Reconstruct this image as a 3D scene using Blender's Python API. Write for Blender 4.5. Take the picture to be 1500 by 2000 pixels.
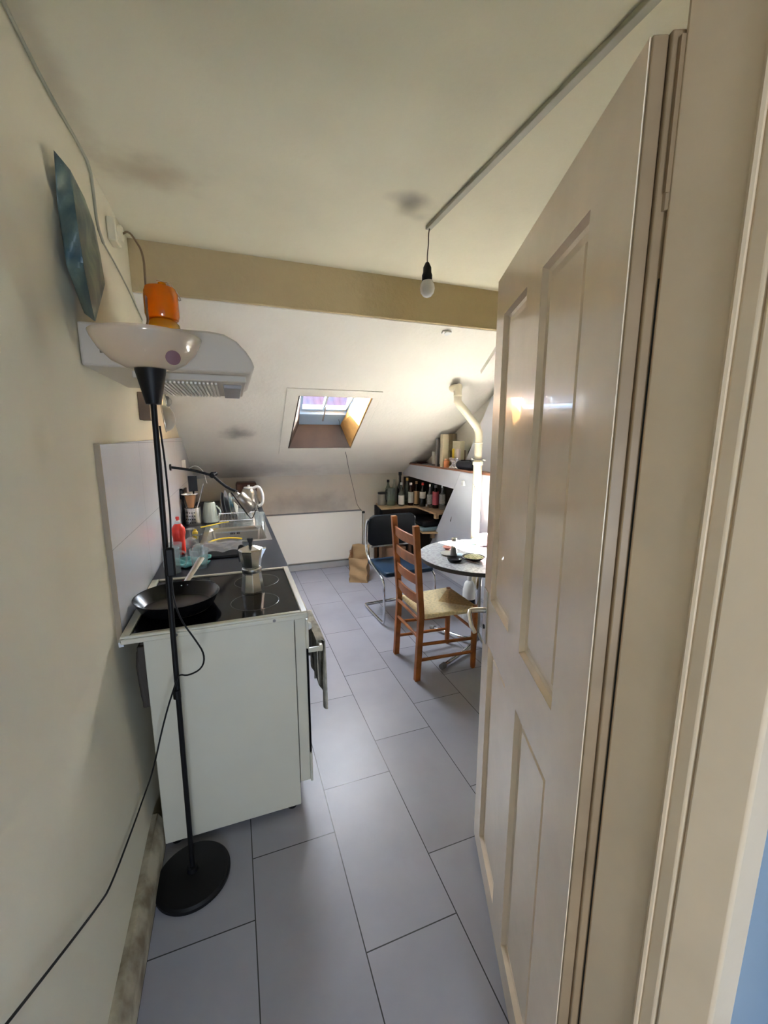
import bpy, bmesh, math, random
from mathutils import Vector, Matrix
for o in list(bpy.data.objects): bpy.data.objects.remove(o)
random.seed(7)
SC = bpy.context.scene
COL = SC.collection
PI = math.pi

# ---------------------------------------------------------------- camera
F = 799.5; CAMZ = 1.57; YAW = .35; PIT = .17553
ca, sa, cb, sb = math.cos(YAW), math.sin(YAW), math.cos(PIT), math.sin(PIT)
R0 = Vector((ca, -sa, 0))
R1 = Vector((-sb*sa, -sb*ca, -cb))        # image down
R2 = Vector((cb*sa, cb*ca, -sb))          # forward
cd = bpy.data.cameras.new('camera'); cam = bpy.data.objects.new('camera', cd); COL.objects.link(cam)
cam.matrix_world = Matrix(((R0[0], -R1[0], -R2[0], 0), (R0[1], -R1[1], -R2[1], 0), (R0[2], -R1[2], -R2[2], CAMZ), (0, 0, 0, 1)))
cd.sensor_fit = 'VERTICAL'; cd.sensor_height = 36; cd.lens = 36*F/2000; cd.clip_start = .02
SC.camera = cam
def ray(u, v): return R0*((u-750)/F) + R1*((v-1000)/F) + R2
def P(u, v, ax, val):
    d = ray(u, v); C = Vector((0, 0, CAMZ)); t = (val-C[ax])/d[ax]; return C+d*t
def PP(u, v, n, k):
    d = ray(u, v); C = Vector((0, 0, CAMZ)); t = (k-n.dot(C))/n.dot(d); return C+d*t

# ---------------------------------------------------------------- world, sun, exposure
W = bpy.data.worlds.new('world'); SC.world = W; W.use_nodes = True
wn = W.node_tree; bg = wn.nodes['Background']
bg.inputs['Color'].default_value = (.86, .92, 1.0, 1)
WORLD = 10.5
bg.inputs['Strength'].default_value = WORLD
SUN_D = Vector((.80, -.85, -1.0)).normalized()
sd = bpy.data.lights.new('sun', 'SUN'); sd.energy = 92; sd.angle = .012; sd.color = (1, .93, .80)
so = bpy.data.objects.new('sun', sd); COL.objects.link(so)
so.rotation_euler = (-SUN_D).to_track_quat('Z', 'Y').to_euler(); so.location = (0, 4, 6)
SC.view_settings.view_transform = 'Standard'; SC.view_settings.look = 'None'
SC.view_settings.exposure = 2.68; SC.view_settings.gamma = 1; SC.view_settings.use_curve_mapping = False
# window daylight portals (sampling guides for the sky, they emit nothing)
def portal(loc, sx, sy, normal):
    l = bpy.data.lights.new('portal', 'AREA'); l.shape = 'RECTANGLE'; l.size = sx; l.size_y = sy
    l.cycles.is_portal = True
    o = bpy.data.objects.new('portal', l); COL.objects.link(o); o.location = loc
    o.rotation_euler = (-Vector(normal)).to_track_quat('Z', 'Y').to_euler()

# ---------------------------------------------------------------- materials
def mat(name, col, rough=.5, metal=0, noise=0, nscale=6, bump=0, bscale=200, coat=0, emit=None, spec=.5, col2=None):
    m = bpy.data.materials.new(name); m.use_nodes = True; t = m.node_tree; b = t.nodes['Principled BSDF']
    b.inputs['Base Color'].default_value = (*col, 1); b.inputs['Roughness'].default_value = rough
    b.inputs['Metallic'].default_value = metal; b.inputs['Coat Weight'].default_value = coat
    b.inputs['Specular IOR Level'].default_value = spec
    tc = t.nodes.new('ShaderNodeTexCoord')
    if noise:
        n = t.nodes.new('ShaderNodeTexNoise'); n.inputs['Scale'].default_value = nscale; n.inputs['Detail'].default_value = 5
        r = t.nodes.new('ShaderNodeMix'); r.data_type = 'RGBA'
        c2 = col2 or tuple(c*(1-noise) for c in col)
        r.inputs['A'].default_value = (*col, 1); r.inputs['B'].default_value = (*c2, 1)
        t.links.new(tc.outputs['Object'], n.inputs['Vector'])
        mr = t.nodes.new('ShaderNodeMapRange'); mr.inputs['From Min'].default_value = .4; mr.inputs['From Max'].default_value = .68
        t.links.new(n.outputs['Fac'], mr.inputs['Value']); t.links.new(mr.outputs['Result'], r.inputs['Factor'])
        t.links.new(r.outputs['Result'], b.inputs['Base Color'])
    if bump:
        n2 = t.nodes.new('ShaderNodeTexNoise'); n2.inputs['Scale'].default_value = bscale; n2.inputs['Detail'].default_value = 4
        bp = t.nodes.new('ShaderNodeBump'); bp.inputs['Strength'].default_value = bump; bp.inputs['Distance'].default_value = .01
        t.links.new(tc.outputs['Object'], n2.inputs['Vector']); t.links.new(n2.outputs['Fac'], bp.inputs['Height'])
        t.links.new(bp.outputs['Normal'], b.inputs['Normal'])
    return m

def glass(name, tint=(1, 1, 1), body=.12, bodycol=None, rough=.03, trans=0):
    """thin clear glass: see-through with reflections and a little body colour"""
    m = bpy.data.materials.new(name); m.use_nodes = True; t = m.node_tree
    for n in list(t.nodes): t.nodes.remove(n)
    out = t.nodes.new('ShaderNodeOutputMaterial')
    tr = t.nodes.new('ShaderNodeBsdfTransparent'); tr.inputs[0].default_value = (*tint, 1)
    gl = t.nodes.new('ShaderNodeBsdfGlossy'); gl.inputs['Roughness'].default_value = rough
    df = t.nodes.new('ShaderNodeBsdfPrincipled'); df.inputs['Base Color'].default_value = (*(bodycol or (.8, .85, .85)), 1); df.inputs['Roughness'].default_value = .15
    lw = t.nodes.new('ShaderNodeLayerWeight'); lw.inputs['Blend'].default_value = .5
    pw = t.nodes.new('ShaderNodeMath'); pw.operation = 'POWER'; pw.inputs[1].default_value = 4; t.links.new(lw.outputs['Facing'], pw.inputs[0])
    fr = t.nodes.new('ShaderNodeMath'); fr.operation = 'MULTIPLY_ADD'; fr.inputs[1].default_value = .7; fr.inputs[2].default_value = .05; t.links.new(pw.outputs[0], fr.inputs[0])
    a = t.nodes.new('ShaderNodeMixShader'); a.inputs[0].default_value = body
    c = t.nodes.new('ShaderNodeMixShader')
    bo = df.outputs[0]
    if trans:
        tl = t.nodes.new('ShaderNodeBsdfTranslucent'); tl.inputs[0].default_value = (*(bodycol or (.8, .85, .85)), 1)
        mb = t.nodes.new('ShaderNodeMixShader'); mb.inputs[0].default_value = trans; t.links.new(bo, mb.inputs[1]); t.links.new(tl.outputs[0], mb.inputs[2]); bo = mb.outputs[0]
    t.links.new(tr.outputs[0], a.inputs[1]); t.links.new(bo, a.inputs[2])
    t.links.new(fr.outputs[0], c.inputs[0]); t.links.new(a.outputs[0], c.inputs[1]); t.links.new(gl.outputs[0], c.inputs[2])
    t.links.new(c.outputs[0], out.inputs[0])
    return m

def stained(name, col, patches, rough=.85, noise=.08, bump=.25):
    """painted plaster with soot, damp and plain darker patches; patches: (x,y,z,rx,ry,rz,(colour),strength)"""
    m = mat(name, col, rough, noise=noise, nscale=1.6, bump=bump, bscale=35)
    t = m.node_tree; b = t.nodes['Principled BSDF']
    src = b.inputs['Base Color'].links[0].from_socket
    tc = t.nodes.new('ShaderNodeTexCoord')
    wob = t.nodes.new('ShaderNodeTexNoise'); wob.inputs['Scale'].default_value = 9; wob.inputs['Detail'].default_value = 4
    t.links.new(tc.outputs['Object'], wob.inputs['Vector'])
    for (x, y, z, rx, ry, rz, c, s) in patches:
        mp = t.nodes.new('ShaderNodeMapping'); mp.vector_type = 'POINT'
        mp.inputs['Scale'].default_value = (1/rx, 1/ry, 1/rz); mp.inputs['Location'].default_value = (-x/rx, -y/ry, -z/rz)
        t.links.new(tc.outputs['Object'], mp.inputs['Vector'])
        ln = t.nodes.new('ShaderNodeVectorMath'); ln.operation = 'LENGTH'; t.links.new(mp.outputs[0], ln.inputs[0])
        ad = t.nodes.new('ShaderNodeMath'); ad.operation = 'MULTIPLY_ADD'; ad.inputs[1].default_value = .9; t.links.new(wob.outputs['Fac'], ad.inputs[0])
        t.links.new(ln.outputs['Value'], ad.inputs[2])
        mr = t.nodes.new('ShaderNodeMapRange'); mr.interpolation_type = 'SMOOTHSTEP'
        mr.inputs['From Min'].default_value = .4; mr.inputs['From Max'].default_value = 1.45
        mr.inputs['To Min'].default_value = s; mr.inputs['To Max'].default_value = 0
        t.links.new(ad.outputs[0], mr.inputs['Value'])
        mx = t.nodes.new('ShaderNodeMix'); mx.data_type = 'RGBA'; mx.inputs['B'].default_value = (*c, 1)
        t.links.new(mr.outputs[0], mx.inputs['Factor']); t.links.new(src, mx.inputs['A']); src = mx.outputs['Result']
    t.links.new(src, b.inputs['Base Color'])
    return m

def floor_mat():
    m = mat('grey floor tiles', (.33, .325, .365), .38, noise=.14, nscale=2.5, bump=.03, bscale=60)
    t = m.node_tree; b = t.nodes['Principled BSDF']; src = b.inputs['Base Color'].links[0].from_socket
    tc = t.nodes.new('ShaderNodeTexCoord'); sp = t.nodes.new('ShaderNodeSeparateXYZ'); t.links.new(tc.outputs['Object'], sp.inputs[0])
    def mth(op, a, bb=None, cc=None):
        n = t.nodes.new('ShaderNodeMath'); n.operation = op
        for i, q in enumerate((a, bb, cc)):
            if q is None: continue
            if isinstance(q, (int, float)): n.inputs[i].default_value = q
            else: t.links.new(q, n.inputs[i])
        return n.outputs[0]
    u = mth('MULTIPLY', mth('ADD', sp.outputs[0], .023+3.185), 1/.3185)
    col = mth('FLOOR', u); fu = mth('FRACT', u)
    v = mth('MULTIPLY', mth('SUBTRACT', mth('ADD', sp.outputs[1], 63.7), mth('MULTIPLY_ADD', mth('SUBTRACT', col, 11), .2135, .970)), 1/.637)
    fv = mth('FRACT', v)
    du = mth('MULTIPLY', mth('MINIMUM', fu, mth('SUBTRACT', 1, fu)), .3185)
    dv = mth('MULTIPLY', mth('MINIMUM', fv, mth('SUBTRACT', 1, fv)), .637)
    dd = mth('MINIMUM', du, dv)
    g = mth('LESS_THAN', dd, .0019)
    wn_ = t.nodes.new('ShaderNodeTexWhiteNoise'); wn_.noise_dimensions = '2D'
    cmb = t.nodes.new('ShaderNodeCombineXYZ'); t.links.new(col, cmb.inputs[0]); t.links.new(mth('FLOOR', v), cmb.inputs[1]); t.links.new(cmb.outputs[0], wn_.inputs['Vector'])
    hv = t.nodes.new('ShaderNodeHueSaturation'); t.links.new(src, hv.inputs['Color'])
    t.links.new(mth('MULTIPLY_ADD', wn_.outputs['Value'], .12, .94), hv.inputs['Value'])
    mx = t.nodes.new('ShaderNodeMix'); mx.data_type = 'RGBA'; mx.inputs['B'].default_value = (.025, .024, .026, 1)
    t.links.new(g, mx.inputs['Factor']); t.links.new(hv.outputs[0], mx.inputs['A']); t.links.new(mx.outputs['Result'], b.inputs['Base Color'])
    return m

def walltile_mat():
    m = mat('white glazed wall tiles', (.74, .75, .80), .16, noise=.04, nscale=3, bump=.02, bscale=20)
    t = m.node_tree; b = t.nodes['Principled BSDF']; src = b.inputs['Base Color'].links[0].from_socket
    tc = t.nodes.new('ShaderNodeTexCoord'); mp = t.nodes.new('ShaderNodeMapping')
    sp = t.nodes.new('ShaderNodeSeparateXYZ'); t.links.new(tc.outputs['Object'], sp.inputs[0])
    cmb = t.nodes.new('ShaderNodeCombineXYZ'); t.links.new(sp.outputs[1], cmb.inputs[0]); t.links.new(sp.outputs[2], cmb.inputs[1])
    t.links.new(cmb.outputs[0], mp.inputs[0]); mp.inputs['Location'].default_value = (-1.59, -.835, 0)
    br = t.nodes.new('ShaderNodeTexBrick'); br.offset = 0; t.links.new(mp.outputs[0], br.inputs['Vector'])
    br.inputs['Scale'].default_value = 1; br.inputs['Brick Width'].default_value = .60; br.inputs['Row Height'].default_value = .36
    br.inputs['Mortar Size'].default_value = .0012; br.inputs['Mortar Smooth'].default_value = .1
    mx = t.nodes.new('ShaderNodeMix'); mx.data_type = 'RGBA'; mx.inputs['B'].default_value = (.42, .42, .44, 1)
    t.links.new(br.outputs['Fac'], mx.inputs['Factor']); t.links.new(src, mx.inputs['A']); t.links.new(mx.outputs['Result'], b.inputs['Base Color'])
    return m

DARKGREY = (.16, .14, .13); DAMP = (.36, .27, .17)  # dark grey patch tone and brown damp tone
PLAST = (.74, .685, .515)
m_ceil = stained('cream ceiling paint', PLAST, [(.757, 1.734, 2.54, .13, .085, .3, (.30, .27, .24), .6), (-.25, 1.90, 2.54, .26, .17, .3, DAMP, .55), (-.40, 1.5, 2.54, .07, .6, .3, DAMP, .35), (.84, 1.84, 2.54, .06, .05, .3, (.4, .38, .3), .35)], bump=.12)  # grey patches near the bulb, brown damp along the wall
m_wall = stained('cream wall paint', (.76, .70, .54), [(-.43, 1.25, 1.9, .3, .10, .25, DAMP, .14), (-.43, 1.2, 1.55, .3, .07, .10, (.5, .45, .3), .25)], bump=.07)
m_roofp = stained('white roof slope paint', (.80, .75, .66), [(.045, 3.88, 1.62, .17, .17, .3, DARKGREY, .75), (.3, 4.65, 1.25, 1.0, .30, .3, (.40, .36, .34), .45), (2.1, 4.1, 1.5, .22, .5, .4, (.30, .25, .22), .55)])  # last patch puts the corner shade by the right wall into the colour
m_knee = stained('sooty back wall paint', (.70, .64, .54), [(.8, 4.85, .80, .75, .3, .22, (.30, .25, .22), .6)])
m_beam = stained('yellowed beam paint', (.55, .43, .24), [(0, 2.5, 2.4, .5, .3, .2, (.42, .34, .22), .3)], bump=.4)
m_white = mat('white paint', (.75, .74, .71), .5, noise=.05)
m_part = mat('white gloss partition paint', (.66, .67, .71), .3, noise=.04)
m_door = mat('cream gloss door paint', (.92, .74, .55), .2, noise=.08, nscale=5, bump=.06, bscale=14, coat=.5)
m_dedge = mat('yellowed door edge paint', (.34, .23, .13), .4, noise=.2, nscale=10)
m_jamb = mat('cream gloss jamb paint', (.76, .585, .40), .25, noise=.07, bump=.04, bscale=14)
m_floor = floor_mat(); m_tile = walltile_mat()
m_base = mat('dirty cream skirting paint', (.52, .46, .34), .5, noise=.55, nscale=14, col2=(.22, .17, .11))
m_darkgap = mat('dark gap', (.012, .011, .01), .9)
m_enamel = mat('white cooker enamel', (.60, .57, .47), .28, noise=.03)
m_blackglass = mat('black ceramic glass', (.003, .003, .004), .10, spec=.13)
m_black = mat('black plastic', (.007, .007, .008), .45, spec=.25)
m_blackm = mat('matt black lamp metal', (.005, .005, .006), .45, spec=.22)
m_steel = mat('brushed steel', (.62, .60, .57), .26, 1)
m_chrome = mat('chrome', (.75, .76, .78), .1, 1)
m_alu = mat('polished aluminium', (.70, .70, .68), .2, 1)
m_laminate = mat('dark speckled laminate', (.016, .018, .025), .3, noise=.5, nscale=220, col2=(.045, .05, .062), spec=.2)
m_wood = mat('orange brown stained wood', (.40, .12, .022), .38, noise=.35, nscale=14)
m_rush = mat('woven rush', (.92, .74, .42), .7, noise=.25, nscale=60, bump=.5, bscale=160)
m_rushshade = mat('shaded woven rush', (.72, .44, .17), .7, noise=.25, nscale=60, bump=.5, bscale=160)  # darker copy; one seat triangle's shade put into its colour
m_shelfw = mat('light pine shelf board', (.50, .33, .17), .5, noise=.3, nscale=10)
m_redwood = mat('reddish ledge wood', (.36, .16, .09), .5, noise=.3)
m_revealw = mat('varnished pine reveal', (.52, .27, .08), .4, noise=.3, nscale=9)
m_revealshade = mat('shaded pine reveal', (.055, .032, .022), .5, noise=.3)  # darker pine copy; shade on lower and left boards put into the colour
m_vinyl = mat('black vinyl', (.007, .009, .012), .6, bump=.05, spec=.12)
m_vinylb = mat('dark blue vinyl seat', (.010, .030, .060), .35, bump=.05, spec=.3)
m_paper = mat('brown kraft paper', (.46, .29, .14), .8, noise=.15, bump=.3, bscale=12)
m_paperd = mat('reddish brown print', (.28, .10, .04), .8)
m_ivory = mat('ivory plastic', (.76, .69, .50), .4)
m_pipe = mat('cream plastic pipe', (.80, .72, .53), .35)
m_hood = mat('cream hood plastic', (.54, .48, .40), .42)
m_grill = mat('cream grille plastic', (.70, .66, .58), .45)
m_lens = mat('grey lamp lens', (.30, .28, .28), .3)
m_table = mat('speckled grey stone laminate', (.52, .54, .56), .22, noise=.4, nscale=60)
m_tedge = mat('dark table rim', (.06, .055, .05), .5)
m_orange = glass('orange glass', (1, .58, .06), .5, (1.0, .54, .01), .08, .7)
m_amber = glass('amber glass', (.95, .72, .15), .5, (.80, .48, .03), .08, .6)
m_bowl = glass('frosted bowl glass', (1, .96, .90), .55, (.93, .85, .77), .08, .7)
m_clear = glass('clear glass', (.94, .97, .97), .15, (.88, .93, .93), .05)
m_clearg = glass('greenish glass', (.72, .80, .72), .22, (.35, .42, .36))
m_darkg = glass('dark bottle glass', (.10, .10, .07), .6, (.012, .014, .010))
m_redg = glass('dark red drink glass', (.16, .05, .03), .6, (.04, .012, .008))
m_pane = glass('window glass', (.96, .98, 1), 0)
m_red = mat('red plastic', (.80, .035, .02), .35)
m_whitep = mat('white plastic', (.78, .78, .76), .4)
m_teal = mat('turquoise cloth', (.12, .36, .36), .9, noise=.3, nscale=30)
m_label = mat('off white label', (.68, .65, .58), .7)
m_tan = mat('tan label', (.50, .36, .20), .7)
m_pink = mat('pinkish red label', (.50, .09, .12), .6)
m_gold = mat('gold foil', (.62, .42, .12), .4, .6)
m_maroon = mat('maroon plastic', (.13, .035, .035), .4)
m_yellow = mat('yellow plastic', (.85, .60, .03), .4)
m_blue = mat('bright blue plastic', (.03, .38, .60), .4)
m_cream = mat('cream card', (.60, .52, .35), .7, noise=.15)
m_greyc = mat('grey card', (.22, .21, .21), .7, noise=.2)
m_terr = mat('orange powder', (.62, .22, .08), .6)
m_foil = mat('crumpled foil', (.72, .70, .70), .25, .8, bump=.6, bscale=25)
m_foilfilm = glass('clear crinkled film', (.95, .95, .97), .30, (.8, .8, .85), .12)
m_palegreen = mat('pale green ceramic', (.52, .58, .52), .3)
m_plate = mat('grey green plate glaze', (.38, .40, .36), .25)
m_cord = mat('dark brown cord', (.09, .055, .03), .6)
m_cordg = mat('grey green trunking paint', (.42, .40, .31), .55, noise=.1)
m_poster = mat('blue grey poster paper', (.06, .11, .125), .4, noise=.85, nscale=9, col2=(.22, .27, .21))
m_rtile = mat('red grey clay roof tiles', (.019, .012, .016), .8, noise=.5, nscale=1.2, col2=(.012, .014, .022), spec=0)
m_towel = mat('grey linen towel', (.50, .46, .38), .95, noise=.45, nscale=25, bump=.4, bscale=90)
m_cork = mat('cork', (.42, .22, .10), .8)
m_mint = mat('mint green plastic', (.25, .62, .46), .4)
m_bagp = mat('white and pink plastic bag', (.80, .72, .74), .4, noise=.5, nscale=12, col2=(.72, .22, .28))
m_herb = mat('chopped green and cream food', (.62, .60, .36), .8, noise=.7, nscale=90, col2=(.14, .20, .06))
m_bulb = mat('frosted white bulb glass', (.74, .70, .64), .15)
m_shadebrown = mat('deep shade brown', (.045, .035, .028), .7)  # near-black brown holding the niche's shade in its colour

# ---------------------------------------------------------------- mesh builder
class B:
    def __init__(s, M=None): s.bm = bmesh.new(); s.M = M or Matrix()
    def v(s, p): return s.bm.verts.new(s.M @ Vector(p))
    def face(s, vs):
        try: return s.bm.faces.new(vs)
        except ValueError: return None
    def box(s, x0, x1, y0, y1, z0, z1):
        return s.hexa([(x0, y0, z0), (x1, y0, z0), (x1, y1, z0), (x0, y1, z0)], [(x0, y0, z1), (x1, y0, z1), (x1, y1, z1), (x0, y1, z1)])
    def hexa(s, lo, hi):
        a = [s.v(p) for p in lo]; b = [s.v(p) for p in hi]; n = len(a)
        s.face(a[::-1]); s.face(b)
        for i in range(n): s.face([a[i], a[(i+1) % n], b[(i+1) % n], b[i]])
        return s
    def prism(s, poly, ax, a, b):
        """poly 2-D points in the two other axes, extruded along axis ax from a to b"""
        def mk(p, q): l = [p[0], p[1]]; l.insert(ax, q); return tuple(l)
        return s.hexa([mk(p, a) for p in poly], [mk(p, b) for p in poly])
    def lathe(s, prof, c=(0, 0, 0), seg=24, ax=(0, 0, 1), cap=True):
        q = Vector((0, 0, 1)).rotation_difference(Vector(ax).normalized()); c = Vector(c); rings = []
        for (r, z) in prof:
            if r < 1e-5: rings.append([s.v(c+q @ Vector((0, 0, z)))])
            else: rings.append([s.v(c+q @ Vector((r*math.cos(2*PI*i/seg), r*math.sin(2*PI*i/seg), z))) for i in range(seg)])
        for a, b in zip(rings, rings[1:]):
            for i in range(seg):
                j = (i+1) % seg
                if len(a) == 1 and len(b) == 1: continue
                if len(a) == 1: s.face([a[0], b[j], b[i]])
                elif len(b) == 1: s.face([a[i], a[j], b[0]])
                else: s.face([a[i], a[j], b[j], b[i]])
        if cap:
            if len(rings[0]) > 1: s.face(rings[0][::-1])
            if len(rings[-1]) > 1: s.face(rings[-1])
        return s
    def cyl(s, a, b, r, r2=None, seg=16):
        a = Vector(a); b = Vector(b); return s.lathe([(r, 0), (r if r2 is None else r2, (b-a).length)], a, seg, b-a)
    def tube(s, pts, r, seg=8, smooth=0, flat=None):
        pts = [Vector(p) for p in pts]
        for _ in range(smooth):
            q = [pts[0]]
            for a, b in zip(pts, pts[1:]): q += [a*.75+b*.25, a*.25+b*.75]
            q.append(pts[-1]); pts = q
        rs = r if isinstance(r, (list, tuple)) else [r]*len(pts)
        if len(rs) != len(pts): rs = [rs[0]+(rs[-1]-rs[0])*i/(len(pts)-1) for i in range(len(pts))]
        up = None; rings = []
        for i, p in enumerate(pts):
            d = (pts[min(i+1, len(pts)-1)]-pts[max(i-1, 0)]).normalized()
            if up is None: up = d.orthogonal().normalized() if flat is None else Vector(flat)
            up = (up-d*up.dot(d)).normalized(); w = d.cross(up)
            k = 1 if flat is None else .4
            rings.append([s.v(p+(w*math.cos(2*PI*j/seg)+up*k*math.sin(2*PI*j/seg))*rs[i]) for j in range(seg)])
        for a, b in zip(rings, rings[1:]):
            for j in range(seg): s.face([a[j], a[(j+1) % seg], b[(j+1) % seg], b[j]])
        s.face(rings[0][::-1]); s.face(rings[-1]); return s
    def sphere(s, c, r, sc=(1, 1, 1), seg=16):
        n = 9; return s.lathe([(r*sc[0]*math.sin(PI*i/n), -r*sc[2]*math.cos(PI*i/n)) for i in range(n+1)], c, seg)
    def grid(s, fn, nu, nv):
        V = [[s.v(fn(i/nu, j/nv)) for j in range(nv+1)] for i in range(nu+1)]
        for i in range(nu):
            for j in range(nv): s.face([V[i][j], V[i+1][j], V[i+1][j+1], V[i][j+1]])
        return s
    def obj(s, name, m, parent=None, bevel=0, smooth=True, solid=0, sub=0, bseg=2):
        bmesh.ops.remove_doubles(s.bm, verts=s.bm.verts, dist=1e-6)
        bmesh.ops.recalc_face_normals(s.bm, faces=s.bm.faces)
        me = bpy.data.meshes.new(name); 
        if parent is not None:
            inv = world(parent).inverted()
            for v in s.bm.verts: v.co = inv @ v.co
        s.bm.to_mesh(me); s.bm.free()
        me.materials.append(m); o = bpy.data.objects.new(name, me); COL.objects.link(o)
        if parent is not None: o.parent = parent
        if solid: md = o.modifiers.new('s', 'SOLIDIFY'); md.thickness = solid; md.offset = 0
        if bevel: md = o.modifiers.new('b', 'BEVEL'); md.width = bevel; md.segments = bseg; md.limit_method = 'ANGLE'; md.angle_limit = .6
        if sub: md = o.modifiers.new('u', 'SUBSURF'); md.levels = sub; md.render_levels = sub
        if smooth:
            me.polygons.foreach_set('use_smooth', [True]*len(me.polygons))
            if not sub: me.set_sharp_from_angle(angle=.65)
        return o
def world(o):
    M = Matrix.Translation(o.location) @ o.rotation_euler.to_matrix().to_4x4()
    if o.parent is not None: M = world(o.parent) @ M
    return M
def thing(name, label, cat, loc, group=None):
    o = bpy.data.objects.new(name, None); COL.objects.link(o); o.empty_display_size = .05
    o.location = loc; o['label'] = label; o['category'] = cat
    if group: o['group'] = group
    return o
def tag(o, label, cat, group=None):
    o['label'] = label; o['category'] = cat
    if group: o['group'] = group
    return o
def struct(o): o['kind'] = 'structure'; return o
def bx(x0, x1, y0, y1, z0, z1, name, m, parent=None, bevel=0, M=None): return B(M).box(x0, x1, y0, y1, z0, z1).obj(name, m, parent, bevel)
def TR(loc, rz=0, rx=0, ry=0): return Matrix.Translation(loc) @ Matrix.Rotation(rz, 4, 'Z') @ Matrix.Rotation(ry, 4, 'Y') @ Matrix.Rotation(rx, 4, 'X')

# ================================================================ SETTING
XL = -.425; YB = 4.85; ZC = 2.54
def zr(y): return 2.30-.489*(y-2.5)
NR = Vector((0, .489, 1)).normalized(); KR = NR.dot(Vector((0, 2.5, 2.3)))
struct(B().box(-1.2, 2.9, -2.2, 5.1, -.12, 0).obj('floor', m_floor, smooth=False))
# left wall: plumb above the worktop, its foot leaning in a little
struct(B().prism([(-.375, 0), (XL, .88), (XL, 2.56), (-.62, 2.56), (-.62, 0)], 1, -2.2, 4.95).obj('wall_left', m_wall, smooth=False))
struct(B().box(-.62, 2.85, YB, 5.05, 0, 1.30).obj('wall_back', m_knee, smooth=False))
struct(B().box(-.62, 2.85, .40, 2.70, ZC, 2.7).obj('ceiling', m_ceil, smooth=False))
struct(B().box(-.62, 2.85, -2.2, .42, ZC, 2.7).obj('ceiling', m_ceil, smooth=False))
# ceiling beam across the room
bm_ = B(); bm_.box(XL-.02, 2.4, 2.5, 2.66, 2.298, 2.56); struct(bm_.obj('ceiling_beam', m_beam, bevel=.006, smooth=False))
# roof slope with the splayed opening of the skylight
IN = [(.503, 3.30), (1.105, 3.30), (1.15, 4.162), (.512, 4.162)]
OU = [(.545, 3.40), (1.10, 3.40), (1.045, 4.14), (.613, 4.14)]
OFF = .20
def rp(x, y, off=0):
    return Vector((x, y, zr(y))) if not off else Vector((x, y, zr(y)))+Vector((0, 0, off/NR.z))
OL = [(-.62, 2.515), (2.85, 2.515), (2.85, 5.05), (-.62, 5.05)]
b = B()
lo = [rp(*p) for p in IN]; hi = [rp(p[0], p[1], OFF) for p in OU]
olo = [rp(*p) for p in OL]; ohi = [rp(p[0], p[1], OFF) for p in OL]
for i in range(4):
    j = (i+1) % 4
    b.hexa([olo[i], olo[j], lo[j], lo[i]], [ohi[i], ohi[j], hi[j], hi[i]])
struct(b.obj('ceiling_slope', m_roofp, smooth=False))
# raised plaster patch round the opening
b = B()
FR = [(.405, 3.215), (1.165, 3.215), (1.25, 4.27), (.43, 4.27)]
fl = [rp(*p) for p in FR]; 
for i in range(4):
    j = (i+1) % 4
    b.hexa([fl[i], fl[j], lo[j], lo[i]], [q-NR*.008 for q in (fl[i], fl[j], lo[j], lo[i])])
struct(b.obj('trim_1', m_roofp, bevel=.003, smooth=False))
# skylight
win = bpy.data.objects.new('window_1', None); COL.objects.link(win); win.location = (.8, 3.75, 1.75); struct(win)
def reveal(i, j, t=.012, name='reveal', mt=m_revealw, f0=0, f1=1):
    c = (lo[0]+lo[2])/2
    a0 = lo[i]+(hi[i]-lo[i])*f0; a1 = lo[j]+(hi[j]-lo[j])*f0; b0 = lo[i]+(hi[i]-lo[i])*f1; b1 = lo[j]+(hi[j]-lo[j])*f1
    n = (lo[j]-lo[i]).cross(hi[i]-lo[i]).normalized()
    if n.dot(c-lo[i]) < 0: n = -n
    B().hexa([a0, a1, b1, b0], [q+n*t for q in (a0, a1, b1, b0)]).obj(name, mt, win, smooth=False)
reveal(0, 1); reveal(1, 2); reveal(2, 3, mt=m_revealshade); reveal(3, 0, mt=m_revealshade)
# outer frame, sash and pane at the outer plane
def wp(fx, fy, off):      # fx,fy 0..1 over the outer opening
    a = Vector((*OU[0], 0)).lerp(Vector((*OU[1], 0)), fx); c = Vector((*OU[3], 0)).lerp(Vector((*OU[2], 0)), fx); q = a.lerp(c, fy)
    return rp(q.x, q.y, off)
def bar(x0, x1, y0, y1, o0, o1, name, mt, par=win):
    q = [(x0, y0), (x1, y0), (x1, y1), (x0, y1)]
    return B().hexa([wp(*p, o0) for p in q], [wp(*p, o1) for p in q]).obj(name, mt, par, bevel=.002)
m_frame = mat('sky tinted white window frame', (.22, .32, .44), .35)  # white frame; the sky's blue light is put into its colour
b = B()
for q in (((0, 0), (1, 0), (1, .05), (0, .05)), ((0, .74), (1, .74), (1, 1), (0, 1)), ((0, .05), (.025, .05), (.025, .74), (0, .74)), ((.975, .05), (1, .05), (1, .74), (.975, .74))):
    b.hexa([wp(*p, OFF-.01) for p in q], [wp(*p, OFF+.05) for p in q])
b.obj('window_frame', m_frame, win, smooth=False)
b = B()
for q in (((.025, .05), (.975, .05), (.975, .08), (.025, .08)), ((.025, .68), (.975, .68), (.975, .715), (.025, .715)), ((.025, .08), (.065, .08), (.065, .68), (.025, .68)), ((.94, .08), (.975, .08), (.975, .68), (.94, .68)), ((.47, .08), (.51, .08), (.51, .68), (.47, .68))):
    b.hexa([wp(*p, OFF+.01) for p in q], [wp(*p, OFF+.045) for p in q])
sash = b.obj('sash', m_frame, win, smooth=False)
bar(.065, .94, .08, .68, OFF+.025, OFF+.029, 'pane', m_pane, sash)
bar(.05, .95, .715, .74, OFF+.02, OFF+.04, 'sash_gap_shade', m_darkgap)  # dark bar drawn for the shaded gap below the sash
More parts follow.
